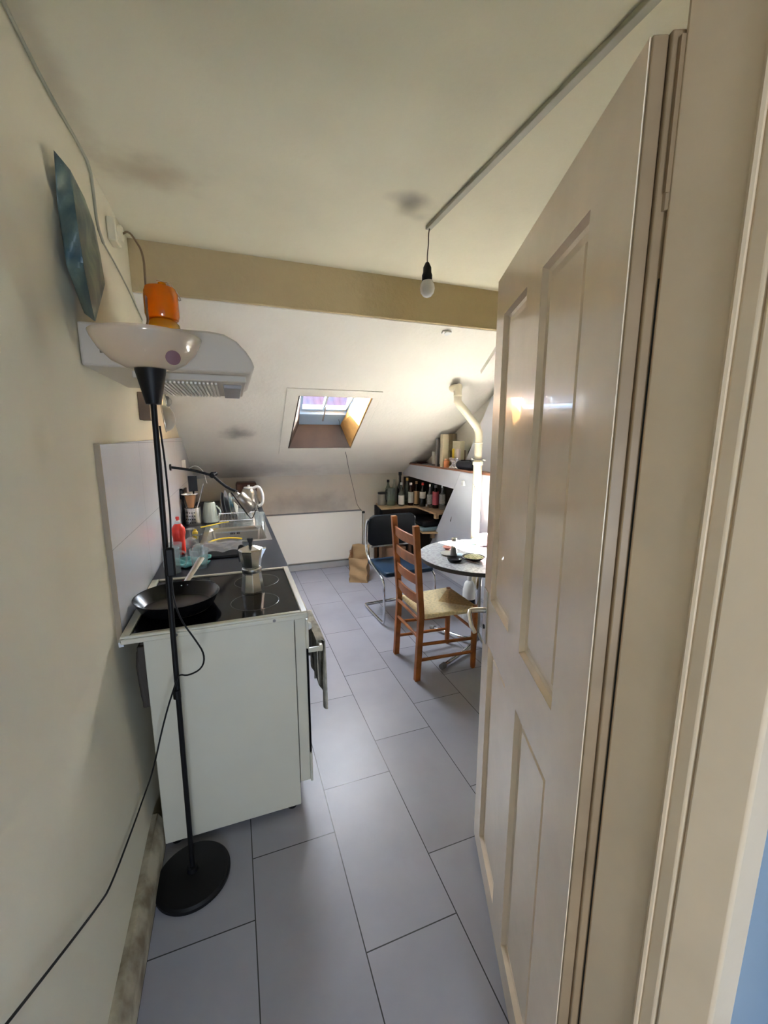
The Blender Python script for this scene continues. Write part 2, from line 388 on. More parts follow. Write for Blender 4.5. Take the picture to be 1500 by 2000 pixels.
B().tube([wp(.5, .60, OFF+.005), wp(.5, .66, OFF-.03), wp(.51, .82, OFF-.035)], [.008, .006, .007]).obj('window_handle', m_steel, win)
portal(rp(.83, 3.65, OFF+.09), .6, .62, (0, -NR.y, -NR.z))
# roof and tiles of the neighbouring house, seen through the skylight
b = B()
th = thing('neighbour_roof', 'red and blue-grey tiled roof of the house seen through the skylight', 'roof', (5, 20, 3.0))
def nroof(x, k, d=0): return Vector((x, 9.5+k*.20+d*.2, 3.6+k*.16-d*.2))
b.grid(lambda i, j: Vector((-3+i*16, 19+j*6, 3.0+j*7.4)) + Vector((0, -.02, .028))*(abs(math.sin(i*16*PI/.30)))*1.6 + Vector((0, -.05, .06))*((j*26) % 1), 424, 78)
b.obj('roof_tiles', m_rtile, th)
B().box(-3, 13, 19.1, 19.4, 0, 3.02).obj('wall', mat('white render', (.7, .68, .64), .8), th)

# right side: outer wall, filled-in wall above the ledge, leaning white partition with slanted end
struct(B().box(2.6, 2.8, .3, 5.0, 0, 2.56).obj('wall_right', m_wall, smooth=False))
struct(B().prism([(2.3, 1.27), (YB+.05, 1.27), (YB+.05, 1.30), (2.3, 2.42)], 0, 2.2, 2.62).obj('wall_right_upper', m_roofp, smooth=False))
def xp(z): return 2.0+.25*max(0, 1.28-z)/1.28
def ys(z): return 3.25+1.03*(1.393-z)
b = B(); pl = [(ys(0), 0), (ys(1.271), 1.271), (2.2, 1.271), (2.2, 0)]
b.hexa([(xp(z), y, z) for y, z in pl], [(2.60, y, z) for y, z in pl]); struct(b.obj('wall_partition', m_part, bevel=.004, smooth=False))
q0 = P(910, 897, 0, 2.10); q1 = P(960, 775, 0, 2.10); k_ = (q1.y-q0.y)/(q1.z-q0.z)
pl = [(q0.y+(1.289-q0.z)*k_, 1.289), (q0.y, q0.z), (q1.y, q1.z), (2.62, 2.22), (2.2, 2.3), (2.2, 1.289)]
b = B(); b.prism(pl, 0, 2.10, 2.60); struct(b.obj('wall_partition_upper', m_part, bevel=.004, smooth=False))
b = B(); pl = [(ys(1.085), 1.085), (YB, 1.125), (YB, 1.15), (4.55, 1.272), (ys(1.272), 1.272)]
b.hexa([(xp(z), y, z) for y, z in pl], [(xp(z)+.03, y, z) for y, z in pl]); struct(b.obj('trim_2', m_part, bevel=.003, smooth=False))
# near-black sheets that put the niche's shade into colour
b = B(); b.box(2.40, 2.42, 3.5, YB, 0, 1.25); b.box(2.04, 2.42, YB-.02, YB, .80, 1.10); b.box(1.64, 2.42, YB-.02, YB, 0, .756); struct(b.obj('niche_shade', m_shadebrown, smooth=False))
# sloping boxed purlin at the right end of the roof slope
q = [PP(938, 724, NR, KR), PP(1010, 706, NR, KR), PP(1010, 610, NR, KR)]
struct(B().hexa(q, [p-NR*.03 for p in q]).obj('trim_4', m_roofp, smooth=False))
# skirtings
b = B(); b.prism([(-.34, 0), (-.34, .085), (-.35, .10), (-.362, .125), (-.39, .125), (-.39, 0)], 1, -1.2, 1.60)
struct(b.obj('baseboard_left', m_base, bevel=.003))
struct(B().box(.26, 2.1, YB-.02, YB, 0, .075).obj('baseboard_back', m_white, bevel=.003))
# glazed tile panel standing proud of the plaster
b = B(); pl = [(1.592, .84), (1.592, 1.553), (3.93, 1.585), (4.84, 1.15), (4.84, .84)]
b.prism(pl, 0, XL-.01, -.408); struct(b.obj('trim_5', m_tile, smooth=False))
b = B(); b.box(XL-.01, -.4075, 1.5885, 1.5915, .86, 1.555); struct(b.obj('trim_6', mat('brown panel edge', (.34, .27, .19), .7), smooth=False))

# doorway wall, jamb lining and hall behind the camera
struct(B().box(.64, 2.7, .30, .42, 0, 2.56).obj('wall_front', m_wall, smooth=False))
struct(B().box(-.45, .66, .30, .42, 2.12, 2.56).obj('wall_front_lintel', m_wall, smooth=False))
b = B(); b.box(.541, .66, .322, .427, 0, 2.12); b.box(.538, .66, .300, .326, 0, 2.12)
struct(b.obj('trim_7', m_jamb, bevel=.006))
b = B(); b.tube([(.540, .3275, 0), (.540, .3275, 2.12)], .005, 8); struct(b.obj('trim_8', m_jamb))
b = B(); b.prism([(.538, .300), (.552, .243), (.66, .243), (.66, .30)], 2, 0, 2.12); struct(b.obj('trim_9', m_jamb, bevel=.004))
m_hall = mat('pale blue hall paint', (.36, .53, .80), .6, noise=.05)
struct(B().box(.598, .75, -2.2, .262, 0, 2.56).obj('wall_hall', m_hall, smooth=False))
HW = (-.15, .33, .66, 1.26)
for q in ((-.6, .7, 0, HW[2]), (-.6, .7, HW[3], 2.56), (-.6, HW[0], HW[2], HW[3]), (HW[1], .7, HW[2], HW[3])):
    struct(B().box(q[0], q[1], -2.3, -2.2, q[2], q[3]).obj('wall_hall_back', m_hall, smooth=False))
w2 = bpy.data.objects.new('window_2', None); COL.objects.link(w2); w2.location = ((HW[0]+HW[1])/2, -2.25, HW[2]); struct(w2)
b = B(); g = .03
b.box(HW[0], HW[1], -2.27, -2.23, HW[2], HW[2]+g); b.box(HW[0], HW[1], -2.27, -2.23, HW[3]-g, HW[3]); b.box(HW[0], HW[0]+g, -2.27, -2.23, HW[2]+g, HW[3]-g); b.box(HW[1]-g, HW[1], -2.27, -2.23, HW[2]+g, HW[3]-g)
b.obj('window_frame', m_frame, w2); B().box(HW[0]+g, HW[1]-g, -2.252, -2.248, HW[2]+g, HW[3]-g).obj('pane', m_pane, w2)
portal(((HW[0]+HW[1])/2, -2.32, (HW[2]+HW[3])/2), HW[1]-HW[0], HW[3]-HW[2], (0, 1, 0))

# ================================================================ DOOR
HX, HY = .515, .452; DX, DY = .382, .924
DM = Matrix(((DX, DY, 0, HX), (DY, -DX, 0, HY), (0, 0, 1, 0), (0, 0, 0, 1)))   # local x along leaf, local y away from camera side, z up
dr = bpy.data.objects.new('door_1', None); COL.objects.link(dr); dr.location = (HX, HY, 0); struct(dr)
WD = .80; ZT = 2.06
bs = [(.137, .367), (.475, .705)]
rows = [(.10, .873), (1.035, 1.937)]
b = B(DM)
b.box(0, .137, 0, .037, .012, ZT); b.box(.367, .475, 0, .037, .012, ZT); b.box(.705, WD, 0, .037, .012, ZT)
for x0, x1 in bs: b.box(x0, x1, 0, .037, .012, rows[0][0]); b.box(x0, x1, 0, .037, rows[0][1], rows[1][0]); b.box(x0, x1, 0, .037, rows[1][1], ZT)
b.obj('door_leaf', m_door, dr, smooth=False)
for x0, x1 in bs:
    for z0, z1 in rows:
        b = B(DM)
        g = .030                       # sunk moulding then raised field
        o_ = [(x0, 0.0, z0), (x1, 0.0, z0), (x1, 0.0, z1), (x0, 0.0, z1)]
        def ring(d, dep): return [b.v((x0+d, dep, z0+d)), b.v((x1-d, dep, z0+d)), b.v((x1-d, dep, z1-d)), b.v((x0+d, dep, z1-d))]
        rr = [ring(0, .001), ring(.006, .013), ring(.014, .016), ring(g, .017), ring(g+.006, .010), ring(g+.008, .010)]
        for p_, q_ in zip(rr, rr[1:]):
            for i in range(4): b.face([p_[i], p_[(i+1) % 4], q_[(i+1) % 4], q_[i]])
        b.face(rr[-1])
        bk = ring(0, .03)
        for i in range(4): b.face([rr[0][i], rr[0][(i+1) % 4], bk[(i+1) % 4], bk[i]])
        b.face(bk)
        b.obj('door_panel', m_door, dr, smooth=False)
b = B(DM); b.box(-.004, 0, .002, .022, .012, ZT); b.box(-.010, 0, .022, .0395, .012, ZT); b.obj('door_edge', m_dedge, dr, bevel=.002)
for z0, z1 in ((1.62, 1.99), (.95, 1.40), (.12, .42)):
    pass
b = B(DM); b.box(-.016, -.009, .030, .040, 1.88, 2.05); b.tube([(-.010, .036, 1.86), (-.010, .036, 2.0)], .006); b.obj('hinge', m_dedge, dr)
b = B(DM); b.box(-.008, -.002, .014, .03, .30, .42); b.tube([(-.010, .036, .28), (-.010, .036, .44)], .006); b.obj('hinge', m_dedge, dr)
b = B(DM); b.box(.735, .788, -.006, 0, .861, 1.055); pl_ = b.obj('handle_plate', m_steel, dr, bevel=.002)
b = B(DM); b.tube([(.765, -.004, .975), (.765, -.05, .975), (.755, -.062, .972), (.69, -.066, .955), (.655, -.058, .945)], [.010, .008, .008, .010, .007], 10, 1); b.obj('handle', m_steel, dr)
b = B(DM); b.cyl((.762, -.009, .915), (.762, -.005, .915), .008); b.obj('keyhole', m_black, dr)
b = B(DM); b.box(WD, WD+.003, .008, .03, .84, 1.07); b.obj('lock_plate', m_steel, dr)
struct(B().box(.544, .60, .4272, .434, 0, 1.78).obj('door_gap_shade', m_darkgap, smooth=False))  # near-black strip painted in for the shade between door and jamb

# ================================================================ COOKER
Y0, Y1 = 1.545, 2.145
ck = thing('cooker', 'white freestanding electric cooker with black glass hob against the left wall', 'cooker', (-.05, 1.85, 0))
bx(-.337, .186, Y0, Y1, .025, .872, 'body', m_enamel, ck, .003)
b = B(); 
b.box(-.402, .238, 1.53, 2.150, .874, .893); b.box(-.402, -.372, 1.53, 2.150, .893, .905); b.box(.212, .238, 1.53, 2.150, .893, .905); b.box(-.372, .212, 1.53, 1.552, .893, .905); b.box(-.372, .212, 2.130, 2.150, .893, .905)
b.obj('hob_rim', m_enamel, ck, bevel=.004)
hb = bx(-.372, .212, 1.552, 2.130, .893, .8985, 'hob_glass', m_blackglass, ck)
m_zone = mat('grey hob ring print', (.10, .10, .10), .12)
for x, y, r in ((.05, 1.72, .095), (-.24, 1.76, .115), (-.2, 2.0, .085), (.07, 1.98, .10)):
    b = B(); b.lathe([(r, .8986), (r+.0025, .8988), (r+.003, .8986)], (x, y, 0), 40, cap=False); b.obj('hob_ring', m_zone, hb)
bx(.187, .231, Y0+.003, Y1-.003, .13, .872, 'front_frame', m_enamel, ck, .004)
dw = bx(.231, .240, Y0+.006, Y1-.006, .26, .73, 'oven_door', m_blackglass, ck, .002)
bx(.231, .243, Y0+.003, Y1-.003, .735, .86, 'control_panel', m_enamel, ck, .003)
bx(.231, .241, Y0+.003, Y1-.003, .12, .255, 'drawer', m_enamel, ck, .003)
b = B(); b.box(.238, .300, 1.585, 1.600, .695, .715); b.box(.238, .300, 2.085, 2.10, .695, .715); b.box(.290, .306, 1.585, 2.10, .693, .722); b.obj('door_handle', m_enamel, ck, bevel=.004)
for i, y in enumerate((1.62, 1.72, 1.82, 1.92, 2.02, 2.09)):
    B().lathe([(.018, 0), (.017, .012), (.012, .022), (0, .022)], (.243, y, .80), 20, (1, 0, 0)).obj('knob', m_whitep, ck)
for x in (-.23, .11): B().lathe([(.006, 0), (.006, .001), (.004, .0015), (0, .0015)], (x, 1.5302, .884), 12, (0, -1, 0)).obj('screw', m_greyc, ck)
bx(.1868, .188, Y0-.0008, Y0+.001, .13, .86, 'seam', m_darkgap, ck)
for x in (-.30, .15):
    for y in (1.58, 2.10): B().cyl((x, y, 0), (x, y, .03), .02, .016).obj('foot', m_black, ck)
b = B(); b.tube([(-.345, 1.60, .85), (-.365, 1.58, .80), (-.36, 1.58, .66), (-.352, 1.58, .60)], .012, 8, 1); b.box(-.365, -.340, 1.57, 1.62, .60, .84); b.obj('connection_box', m_shadebrown, ck, bevel=.004)
# dangling towel on the oven door handle
b = B()
def tw(i, j):
    y = 1.61+i*.34+.012*math.sin(j*5+i*3); a = j*2-1
    if abs(a) < .12: x = .298+.016*math.sin(a/.12*PI/2); z = .729
    else: x = .298+(.022 if a > 0 else -.010)*(1 if a > 0 else 1)+.010*math.sin(i*22+(3 if a > 0 else 0))*min(1, (abs(a)-.12)*2)*(1 if a > 0 else .2); z = .729-(abs(a)-.12)*(.34 if a > 0 else .20)-.025*math.sin(i*9+1)*abs(a)
    return Vector((x, y, z))
b.grid(tw, 40, 30); tag(b.obj('towel', m_towel, solid=.004), 'crumpled grey linen towel hanging over the oven door handle', 'towel')

# ================================================================ WORKTOP AND BASE CABINETS
b = B(); b.box(-.405, .24, 2.152, 2.80, .865, .90); b.box(-.405, .24, 3.37, YB-.005, .865, .90); b.box(-.405, -.22, 2.80, 3.37, .865, .90); b.box(.205, .24, 2.80, 3.37, .865, .90)
tag(b.obj('worktop', m_laminate, bevel=0, smooth=False), 'long dark speckled laminate worktop running from the cooker to the back wall', 'worktop')
bx(.2405, .243, 2.152, YB-.01, .866, .899, 'edge_strip', m_alu, bpy.data.objects['worktop'])
for i, (a, c) in enumerate(((2.155, 2.75), (3.45, 4.10), (4.11, 4.80))):
    t = thing('base_cabinet', ('white base cabinet under the worktop next to the cooker', 'white base cabinet under the worktop behind the sink', 'white base cabinet under the worktop at the back wall')[i], 'cabinet', (-.08, (a+c)/2, 0))
    bx(-.37, .20, a, c, .08, .864, 'body', m_white, t); d = bx(.2005, .218, a+.004, c-.004, .09, .86, 'door', m_white, t, .002)
    b = B(); b.tube([(.218, a+.05, .78), (.235, a+.05, .78), (.235, a+.05, .66), (.218, a+.05, .66)], .005); b.obj('handle', m_steel, d)
    bx(-.37, .15, a, c, 0, .08, 'plinth', m_white, t)
t = thing('sink_cabinet', 'white base cabinet carrying the steel sink', 'cabinet', (-.08, 3.1, 0))
bx(-.37, .20, 2.76, 3.44, .08, .66, 'body', m_white, t); d = bx(.2005, .218, 2.764, 3.436, .09, .86, 'door', m_white, t, .002); bx(-.37, .15, 2.76, 3.44, 0, .08, 'plinth', m_white, t)
B().tube([(.218, 2.82, .78), (.235, 2.82, .78), (.235, 2.82, .66), (.218, 2.82, .66)], .005).obj('handle', m_steel, d)
# sink: rim, basin, drainer, tap
sk = thing('sink', 'inset stainless steel sink with ribbed drainer in the dark worktop', 'sink', (0, 3.2, .90))
b = B()
b.box(-.235, .215, 2.79, 2.83, .9005, .904); b.box(-.235, -.20, 2.83, 3.92, .9005, .904); b.box(.18, .215, 2.83, 3.92, .9005, .904); b.box(-.20, .18, 3.31, 3.92, .9005, .904)
for k in range(9): b.box(-.15, .13, 3.45+k*.05, 3.457+k*.05, .904, .907)
b.obj('rim', m_steel, sk, bevel=.001)
b = B()
R_ = [(-.20, 2.83), (.18, 2.83), (.18, 3.31), (-.20, 3.31)]
t1 = [b.v((x, y, .903)) for x, y in R_]; t2 = [b.v((x*.93, 3.07+(y-3.07)*.93, .885)) for x, y in R_]; t3 = [b.v((x*.88, 3.07+(y-3.07)*.88, .75)) for x, y in R_]
for A_, C_ in ((t1, t2), (t2, t3)):
    for i in range(4): b.face([A_[i], A_[(i+1) % 4], C_[(i+1) % 4], C_[i]])
b.face(t3); b.obj('basin', m_steel, sk, bevel=.02, bseg=4)
b = B(); b.lathe([(.028, 0), (.028, .006), (.018, .008), (0, .008)], (-.01, 3.07, .752), 20); b.obj('drain', m_chrome, sk)
b = B()
for k in range(5): b.box(-.055+k*.012+(.01 if k > 2 else 0), -.048+k*.012+(.01 if k > 2 else 0), 3.262, 3.2635, .855, .868)
b.obj('overflow', m_black, sk)

# ================================================================ COOKER HOOD
hd = thing('cooker_hood', 'cream plastic cooker hood with rounded front on the left wall above the cooker', 'cooker hood', (XL, 1.86, 1.80))
prof = [(-.423, 1.925), (-.05, 1.926), (-.005, 1.920), (.035, 1.899), (.062, 1.870), (.080, 1.843), (.088, 1.820), (.085, 1.806), (.070, 1.796), (-.2, 1.7955), (-.423, 1.795)]
B().prism(prof, 1, 1.56, 2.16).obj('shell', m_hood, hd, bevel=.008, bseg=3)
b = B(); b.box(-.30, .060, 1.62, 2.15, 1.772, 1.796); b.obj('underside', m_hood, hd, bevel=.004)
b = B()
for k in range(16): b.box(-.25+k*.0135, -.243+k*.0135, 1.66, 2.14, 1.765, 1.7725)
b.obj('grille', m_grill, hd)
bx(-.02, .045, 1.70, 2.10, 1.758, 1.7725, 'lamp_cover', m_lens, hd, .003)
bx(-.37, -.325, 1.5585, 1.5605, 1.835, 1.862, 'rating_sticker', mat('brown sticker', (.22, .17, .10), .6, noise=.5, nscale=80), hd)

# orange glass vessel on the hood
t = thing('storage_jar', 'orange glass jar with wire clasp standing upside down on the amber one on the hood', 'jar', (-.222, 1.86, 2.015))
B().lathe([(.040, 0), (.054, .004), (.058, .018), (.058, .095), (.052, .112), (.030, .120), (.014, .121)], (-.222, 1.86, 2.018), 32, cap=False).obj('glass', m_orange, t, solid=.003)
b = B(); b.lathe([(.014, 0), (.014, .012), (0, .012)], (-.215, 1.86, 2.139), 16); b.obj('neck', m_orange, t)
b = B(); b.tube([(-.232, 1.86, 2.160), (-.20, 1.86, 2.156), (-.185, 1.855, 2.152), (-.165, 1.85, 2.12), (-.152, 1.85, 2.095), (-.160, 1.85, 2.090), (-.182, 1.85, 2.13), (-.195, 1.85, 2.152)], .002, 6, 1); b.obj('wire_clasp', m_steel, t)
t = thing('storage_jar', 'squat amber glass jar on the hood under the taller orange jar', 'jar', (-.222, 1.86, 1.927))
B().lathe([(.045, 0), (.060, .006), (.062, .05), (.058, .075), (.046, .088)], (-.222, 1.86, 1.927), 32).obj('glass', m_amber, t)
# sieve and utensils on the rail beyond the hood
t = thing('wall_rack', 'small brown wooden holder fixed to the left wall under the hood', 'rack', (XL, 2.42, 1.72))
bx(XL, -.375, 2.36, 2.40, 1.665, 1.80, 'board', mat('brown wood', (.20, .12, .06), .5, noise=.4), t, .003)
bx(XL, -.372, 2.43, 2.46, 1.665, 1.80, 'board', bpy.data.materials['brown wood'], t, .003)
t = thing('sieve', 'round wire mesh sieve hanging on the left wall below the hood', 'sieve', (-.36, 2.95, 1.68))
m_mesh = glass('fine wire mesh', (.62, .60, .56), .45, (.42, .40, .37), .4)
b = B(); b.lathe([(.080*math.cos(a), .066*math.sin(a)) for a in [i*PI/16 for i in range(0, 9)]], (-.385, 2.85, 1.695), 24, (1, 0.15, .1), cap=False); b.obj('mesh_bowl', m_mesh, t)
b = B(); c0 = Vector((-.385, 2.85, 1.695)); ax_ = Vector((1, .15, .1)).normalized(); u_ = ax_.orthogonal().normalized(); w_ = ax_.cross(u_)
b.tube([c0+(u_*math.cos(2*PI*k/24)+w_*math.sin(2*PI*k/24))*.081 for k in range(25)], .003); b.obj('rim', m_steel, t)
b = B(); b.tube([c0+Vector((0, 0, .08)), c0+Vector((0, -.01, .22))], .004); b.obj('handle', m_steel, t)
t = thing('sieve', 'small tea strainer hanging above the larger round sieve', 'strainer', (-.36, 2.8, 1.80))
b = B(); c0 = Vector((-.37, 2.90, 1.80)); b.lathe([(.034*math.cos(a), .034*math.sin(a)) for a in [i*PI/16 for i in range(0, 9)]], c0, 20, ax_, cap=False); b.obj('mesh_bowl', m_mesh, t)
b = B(); b.tube([c0+(u_*math.cos(2*PI*k/24)+w_*math.sin(2*PI*k/24))*.035 for k in range(25)], .002); b.tube([c0+Vector((0, 0, .03)), c0+Vector((0, 0, .12))], .003); b.obj('rim', m_steel, t)

# ================================================================ FLOOR LAMP
lp = thing('floor_lamp', 'black uplighter floor lamp with white glass bowl in front of the cooker', 'floor lamp', (-.228, 1.40, 0))
B().lathe([(.127, 0), (.127, .012), (.120, .020), (.05, .030), (.02, .034), (.018, .05), (.010, .052)], (-.228, 1.40, 0), 48).obj('base', m_blackm, lp)
B().cyl((-.228, 1.40, .04), (-.212, 1.405, 1.69), .0085).obj('pole', m_blackm, lp)
B().cyl((-.224, 1.40, .72), (-.224, 1.40, .75), .012).obj('pole_joint', m_blackm, lp)
B().lathe([(.020, 0), (.021, .003), (.041, .095), (.041, .100), (0, .100)], (-.212, 1.405, 1.672), 32).obj('socket_cone', m_blackm, lp)
b = B(); b.lathe([(.02, 0), (.06, .004), (.095, .022), (.122, .050), (.138, .080), (.142, .092)], (-.212, 1.405, 1.770), 48, cap=False); b.obj('bowl', m_bowl, lp, solid=.004)
b = B(); dd = Vector((.25, -1, -.25)).normalized(); pc = P(336, 698, 1, 1.305); b.lathe([(0, -.001), (.019, 0), (.019, .003), (0, .004)], pc+Vector((.002, .004, 0)), 24, dd); b.obj('sticker', mat('dull maroon sticker', (.16, .055, .06), .5), lp)
# lamp cable with inline switch
b = B()
yc = 1.33
pts = [P(312, 832, 1, 1.40), P(322, 900, 1, 1.38), P(328, 960, 1, 1.37), P(333, 1010, 1, 1.36), P(334, 1070, 1, 1.35), P(335, 1130, 1, 1.34), P(338, 1165, 1, 1.34), P(352, 1210, 1, 1.34), P(382, 1250, 1, 1.34), P(400, 1278, 1, 1.34), P(396, 1305, 1, 1.34), P(368, 1320, 1, 1.35), P(350, 1317, 1, 1.385), P(345, 1328, 1, 1.388), P(322, 1400, 1, 1.385), P(298, 1510, 1, 1.38)]
wy = lambda u, v: PP(u, v, Vector((1, 0, .0625)).normalized(), Vector((1, 0, .0625)).normalized().dot(Vector((-.362, 0, 0))))
pts += [wy(283, 1550), wy(262, 1610), wy(215, 1735), wy(195, 1765), wy(150, 1825), wy(80, 1915), wy(5, 2010), wy(-60, 2090)]
b.tube(pts, .0028, 8, 2); cb_ = b.obj('lamp_cable', m_black); tag(cb_, 'thin black cable looping down the lamp pole and along the left wall', 'cable')
b = B(); c0 = P(333, 1098, 1, 1.345); b.box(c0.x-.013, c0.x+.013, c0.y-.010, c0.y+.010, c0.z-.045, c0.z+.045); b.obj('switch', m_black, cb_, bevel=.006)

# ================================================================ HANGING BULB AND TRUNKING
b = B(); b.hexa([(.898, 1.90, 2.5245), (.924, 1.90, 2.5245), (.960, .42, 2.5245), (.934, .42, 2.5245)], [(.898, 1.90, 2.5395), (.924, 1.90, 2.5395), (.960, .42, 2.5395), (.934, .42, 2.5395)])
tag(b.obj('cable_trunking', m_cordg, bevel=.002), 'straight painted cable trunking across the ceiling to the bare bulb', 'trunking')
t = thing('pendant_bulb', 'bare white light bulb in black socket hanging from the ceiling trunking', 'pendant light', (.909, 1.887, 2.535))
B().tube([(.913, 1.885, 2.535), (.907, 1.887, 2.50), (.909, 1.887, 2.46), (.903, 1.887, 2.42), (.904, 1.887, 2.372)], .0028, 8, 2).obj('cord', m_cord, t)
B().lathe([(.008, .0), (.014, -.012), (.019, -.022), (.020, -.045), (.024, -.055), (.024, -.078), (.018, -.095), (0, -.095)], (.904, 1.887, 2.382), 24).obj('socket', m_black, t)
B().lathe([(0, -.068), (.018, -.062), (.030, -.048), (.0355, -.030), (.033, -.012), (.023, .008), (.016, .022), (.014, .035), (0, .036)], (.906, 1.887, 2.297), 28).obj('bulb', m_bulb, t)
c0 = PP(872, 648, NR, KR)
t = thing('detector_bracket', 'small white bracket on the white roof slope just below the beam', 'bracket', c0)
b = B(Matrix.Translation(c0) @ NR.to_track_quat('Z', 'X').to_matrix().to_4x4()); b.box(-.012, .012, -.033, .033, -.012, 0); b.obj('plate', m_white, t, bevel=.003)
b = B(Matrix.Translation(c0) @ NR.to_track_quat('Z', 'X').to_matrix().to_4x4()); b.cyl((0.004, 0, -.02), (.004, 0, -.012), .018); b.obj('cap', m_white, t)

# ================================================================ LEFT WALL FITTINGS
W3 = lambda u, v, d=.003: P(u, v, 0, XL+d)
t = thing('junction_box', 'ivory junction box high on the left wall beside the beam', 'junction box', (XL, 2.12, 2.41))
bx(XL+.001, XL+.035, 2.09, 2.17, 2.365, 2.455, 'box', m_ivory, t, .006)
B().lathe([(.03, 0), (.03, .012), (.024, .016), (0, .016)], (XL+.035, 2.13, 2.41), 24, (1, 0, 0)).obj('cover', m_ivory, t)
b = B(); b.tube([W3(0, -10, .008), W3(60, 113, .008), W3(106, 200, .008), W3(150, 275, .008), W3(176, 325, .006), W3(183, 380, .005), W3(190, 440, .005), W3(202, 475, .005)], .005, 8, 1)
b.tube([W3(202, 475, .005), W3(225, 515, .004), W3(243, 550, .004), W3(262, 590, .004), W3(285, 640, .004)], .003, 6, 1)
tag(b.obj('wall_cable', m_cordg), 'painted cable along the top edge of the left wall down to the hood', 'cable')
b = B(); b.tube([(XL+.05, 2.13, 2.41), (-.35, 2.10, 2.41), P(262, 465, 1, 2.05), P(280, 495, 1, 2.0), P(284, 550, 1, 1.95), P(286, 600, 1, 1.74), P(290, 632, 1, 1.71), P(281, 642, 1, 1.71)], .004, 8, 2)
tag(b.obj('hood_cable', mat('tan cable', (.25, .16, .08), .5)), 'tan cable arching from the junction box down in front of the orange jar', 'cable')
# curling poster
b = B()
PO = [[(105, 293), (112, 400), (130, 520), (165, 612)], [(137, 332), (150, 430), (165, 530), (186, 628)], [(165, 387), (184, 440), (196, 500), (205, 555)]]
def pst(i, j):
    g = i*2; a = min(int(g), 1); f = g-a; h = j*3; c = min(int(h), 2); k = h-c
    def L(r): p, q = PO[r][c], PO[r][c+1]; return Vector((p[0]+(q[0]-p[0])*k, p[1]+(q[1]-p[1])*k))
    p = L(a).lerp(L(a+1), f)
    return P(p.x, p.y, 0, XL+.014+(.062*i*2 if i < .5 else .062-.05*(i*2-1))*(.5+.5*j)+.007*math.sin(j*13+i*6))
b.grid(pst, 20, 26); tag(b.obj('poster', m_poster, solid=.001), 'blue grey paper poster curling off the left wall above the hood', 'poster')

# ================================================================ SWING ARM LAMP
t = thing('swing_arm_lamp', 'black swing arm wall lamp with brushed steel shade over the sink', 'lamp', (-.408, 3.1, 1.38))
B().cyl((-.408, 3.1, 1.384), (-.398, 3.1, 1.384), .022).obj('wall_mount', m_black, t)
b = B(); b.tube([(-.40, 3.1, 1.384), P(345, 914, 1, 3.1), P(380, 919, 1, 3.1), P(412, 928, 1, 3.1)], .009, 10, 1); b.obj('arm', m_black, t)
c0 = P(415, 928, 1, 3.1); b = B(); b.sphere(c0, .022); b.cyl(c0+Vector((0, -.03, 0)), c0+Vector((.02, .03, .008)), .014); b.obj('joint', m_black, t)
b = B(); b.tube([c0, P(428, 940, 1, 3.1), P(445, 953, 1, 3.1), P(464, 961, 1, 3.1)], .010, 10, 1); b.obj('arm', m_black, t)
a0 = P(458, 963, 1, 3.1); a1 = P(487, 989, 1, 3.1); ax2 = (a1-a0).normalized(); c1 = a0+ax2*.015
b = B(); b.lathe([(.016, -.02), (.020, 0), (.022, .014), (.043, .018), (.047, .026), (.047, .15)], c1, 36, ax2, cap=False); b.obj('shade', mat('dull brushed steel', (.42, .39, .35), .38, 1), t, solid=.003)
b = B(); b.sphere(c1+ax2*.09, .028, (1, 1, 1.2)); b.obj('bulb', m_bulb, t)
b = B(); b.tube([P(452, 962, 1, 3.02), P(484, 1006, 1, 3.02)], .005, 8); b.tube([P(484, 1006, 1, 3.02), P(492, 1015, 1, 3.05), P(500, 996, 1, 3.08)], .003, 8, 1); b.obj('strut', m_black, t)

# ================================================================ THINGS ON THE HOB
t = thing('frying_pan', 'black frying pan with long steel handle on the hob beside the wall', 'pan', (-.262, 1.765, .8995))
B().lathe([(0, .001), (.128, .001), (.134, .006), (.157, .052), (.159, .055), (.154, .053), (.128, .010), (.122, .006), (0, .006)], (-.246, 1.767, .8995), 56).obj('pan_body', mat('black non-stick coating', (.004, .004, .0045), .22, spec=.3), t)
b = B(); h0 = Vector((-.235, 1.921, .940)); h1 = P(412, 1078, 2, .99)
h1 = Vector((-.175, 2.10, 1.005)); b.tube([h0, h0+Vector((.01, .03, .012)), h1], [.010, .013, .016], 8, 0, (0, -.3, 1)); b.obj('handle', m_steel, t)
for dx, dz in ((-.012, 0), (.012, 0), (0, -.013)): B().sphere((-.235+dx, 1.912, .938+dz), .004).obj('rivet', m_chrome, t)
t = thing('moka_pot', 'octagonal aluminium moka coffee pot standing on the hob', 'coffee pot', (.047, 1.845, .8995))
c_ = (.047, 1.845, .8995)
B().lathe([(.050, 0), (.050, .008), (.040, .085), (.040, .092)], c_, 8).obj('boiler', m_alu, t, bevel=.001, smooth=False)
B().lathe([(.041, .092), (.042, .096), (.042, .108), (.038, .112)], c_, 32).obj('collar', m_alu, t)
B().lathe([(.036, .112), (.040, .118), (.052, .188), (.053, .192)], c_, 8).obj('upper_chamber', m_alu, t, bevel=.001, smooth=False)
B().lathe([(.053, .192), (.050, .198), (.015, .210), (0, .212)], c_, 8).obj('lid', m_alu, t, smooth=False)
B().lathe([(.008, .208), (.007, .222), (.013, .236), (.013, .244), (0, .246)], c_, 12).obj('knob', m_black, t)
b = B(); b.tube([(.025, 1.885, 1.090), (.005, 1.912, 1.098), (-.002, 1.922, 1.075), (.002, 1.918, 1.02)], [.008, .009, .009, .006], 8, 1); b.obj('handle', m_black, t)
b = B(); b.prism([(.085, 1.092), (.112, 1.094), (.088, 1.05)], 1, 1.832, 1.858); b.obj('spout', m_alu, t)

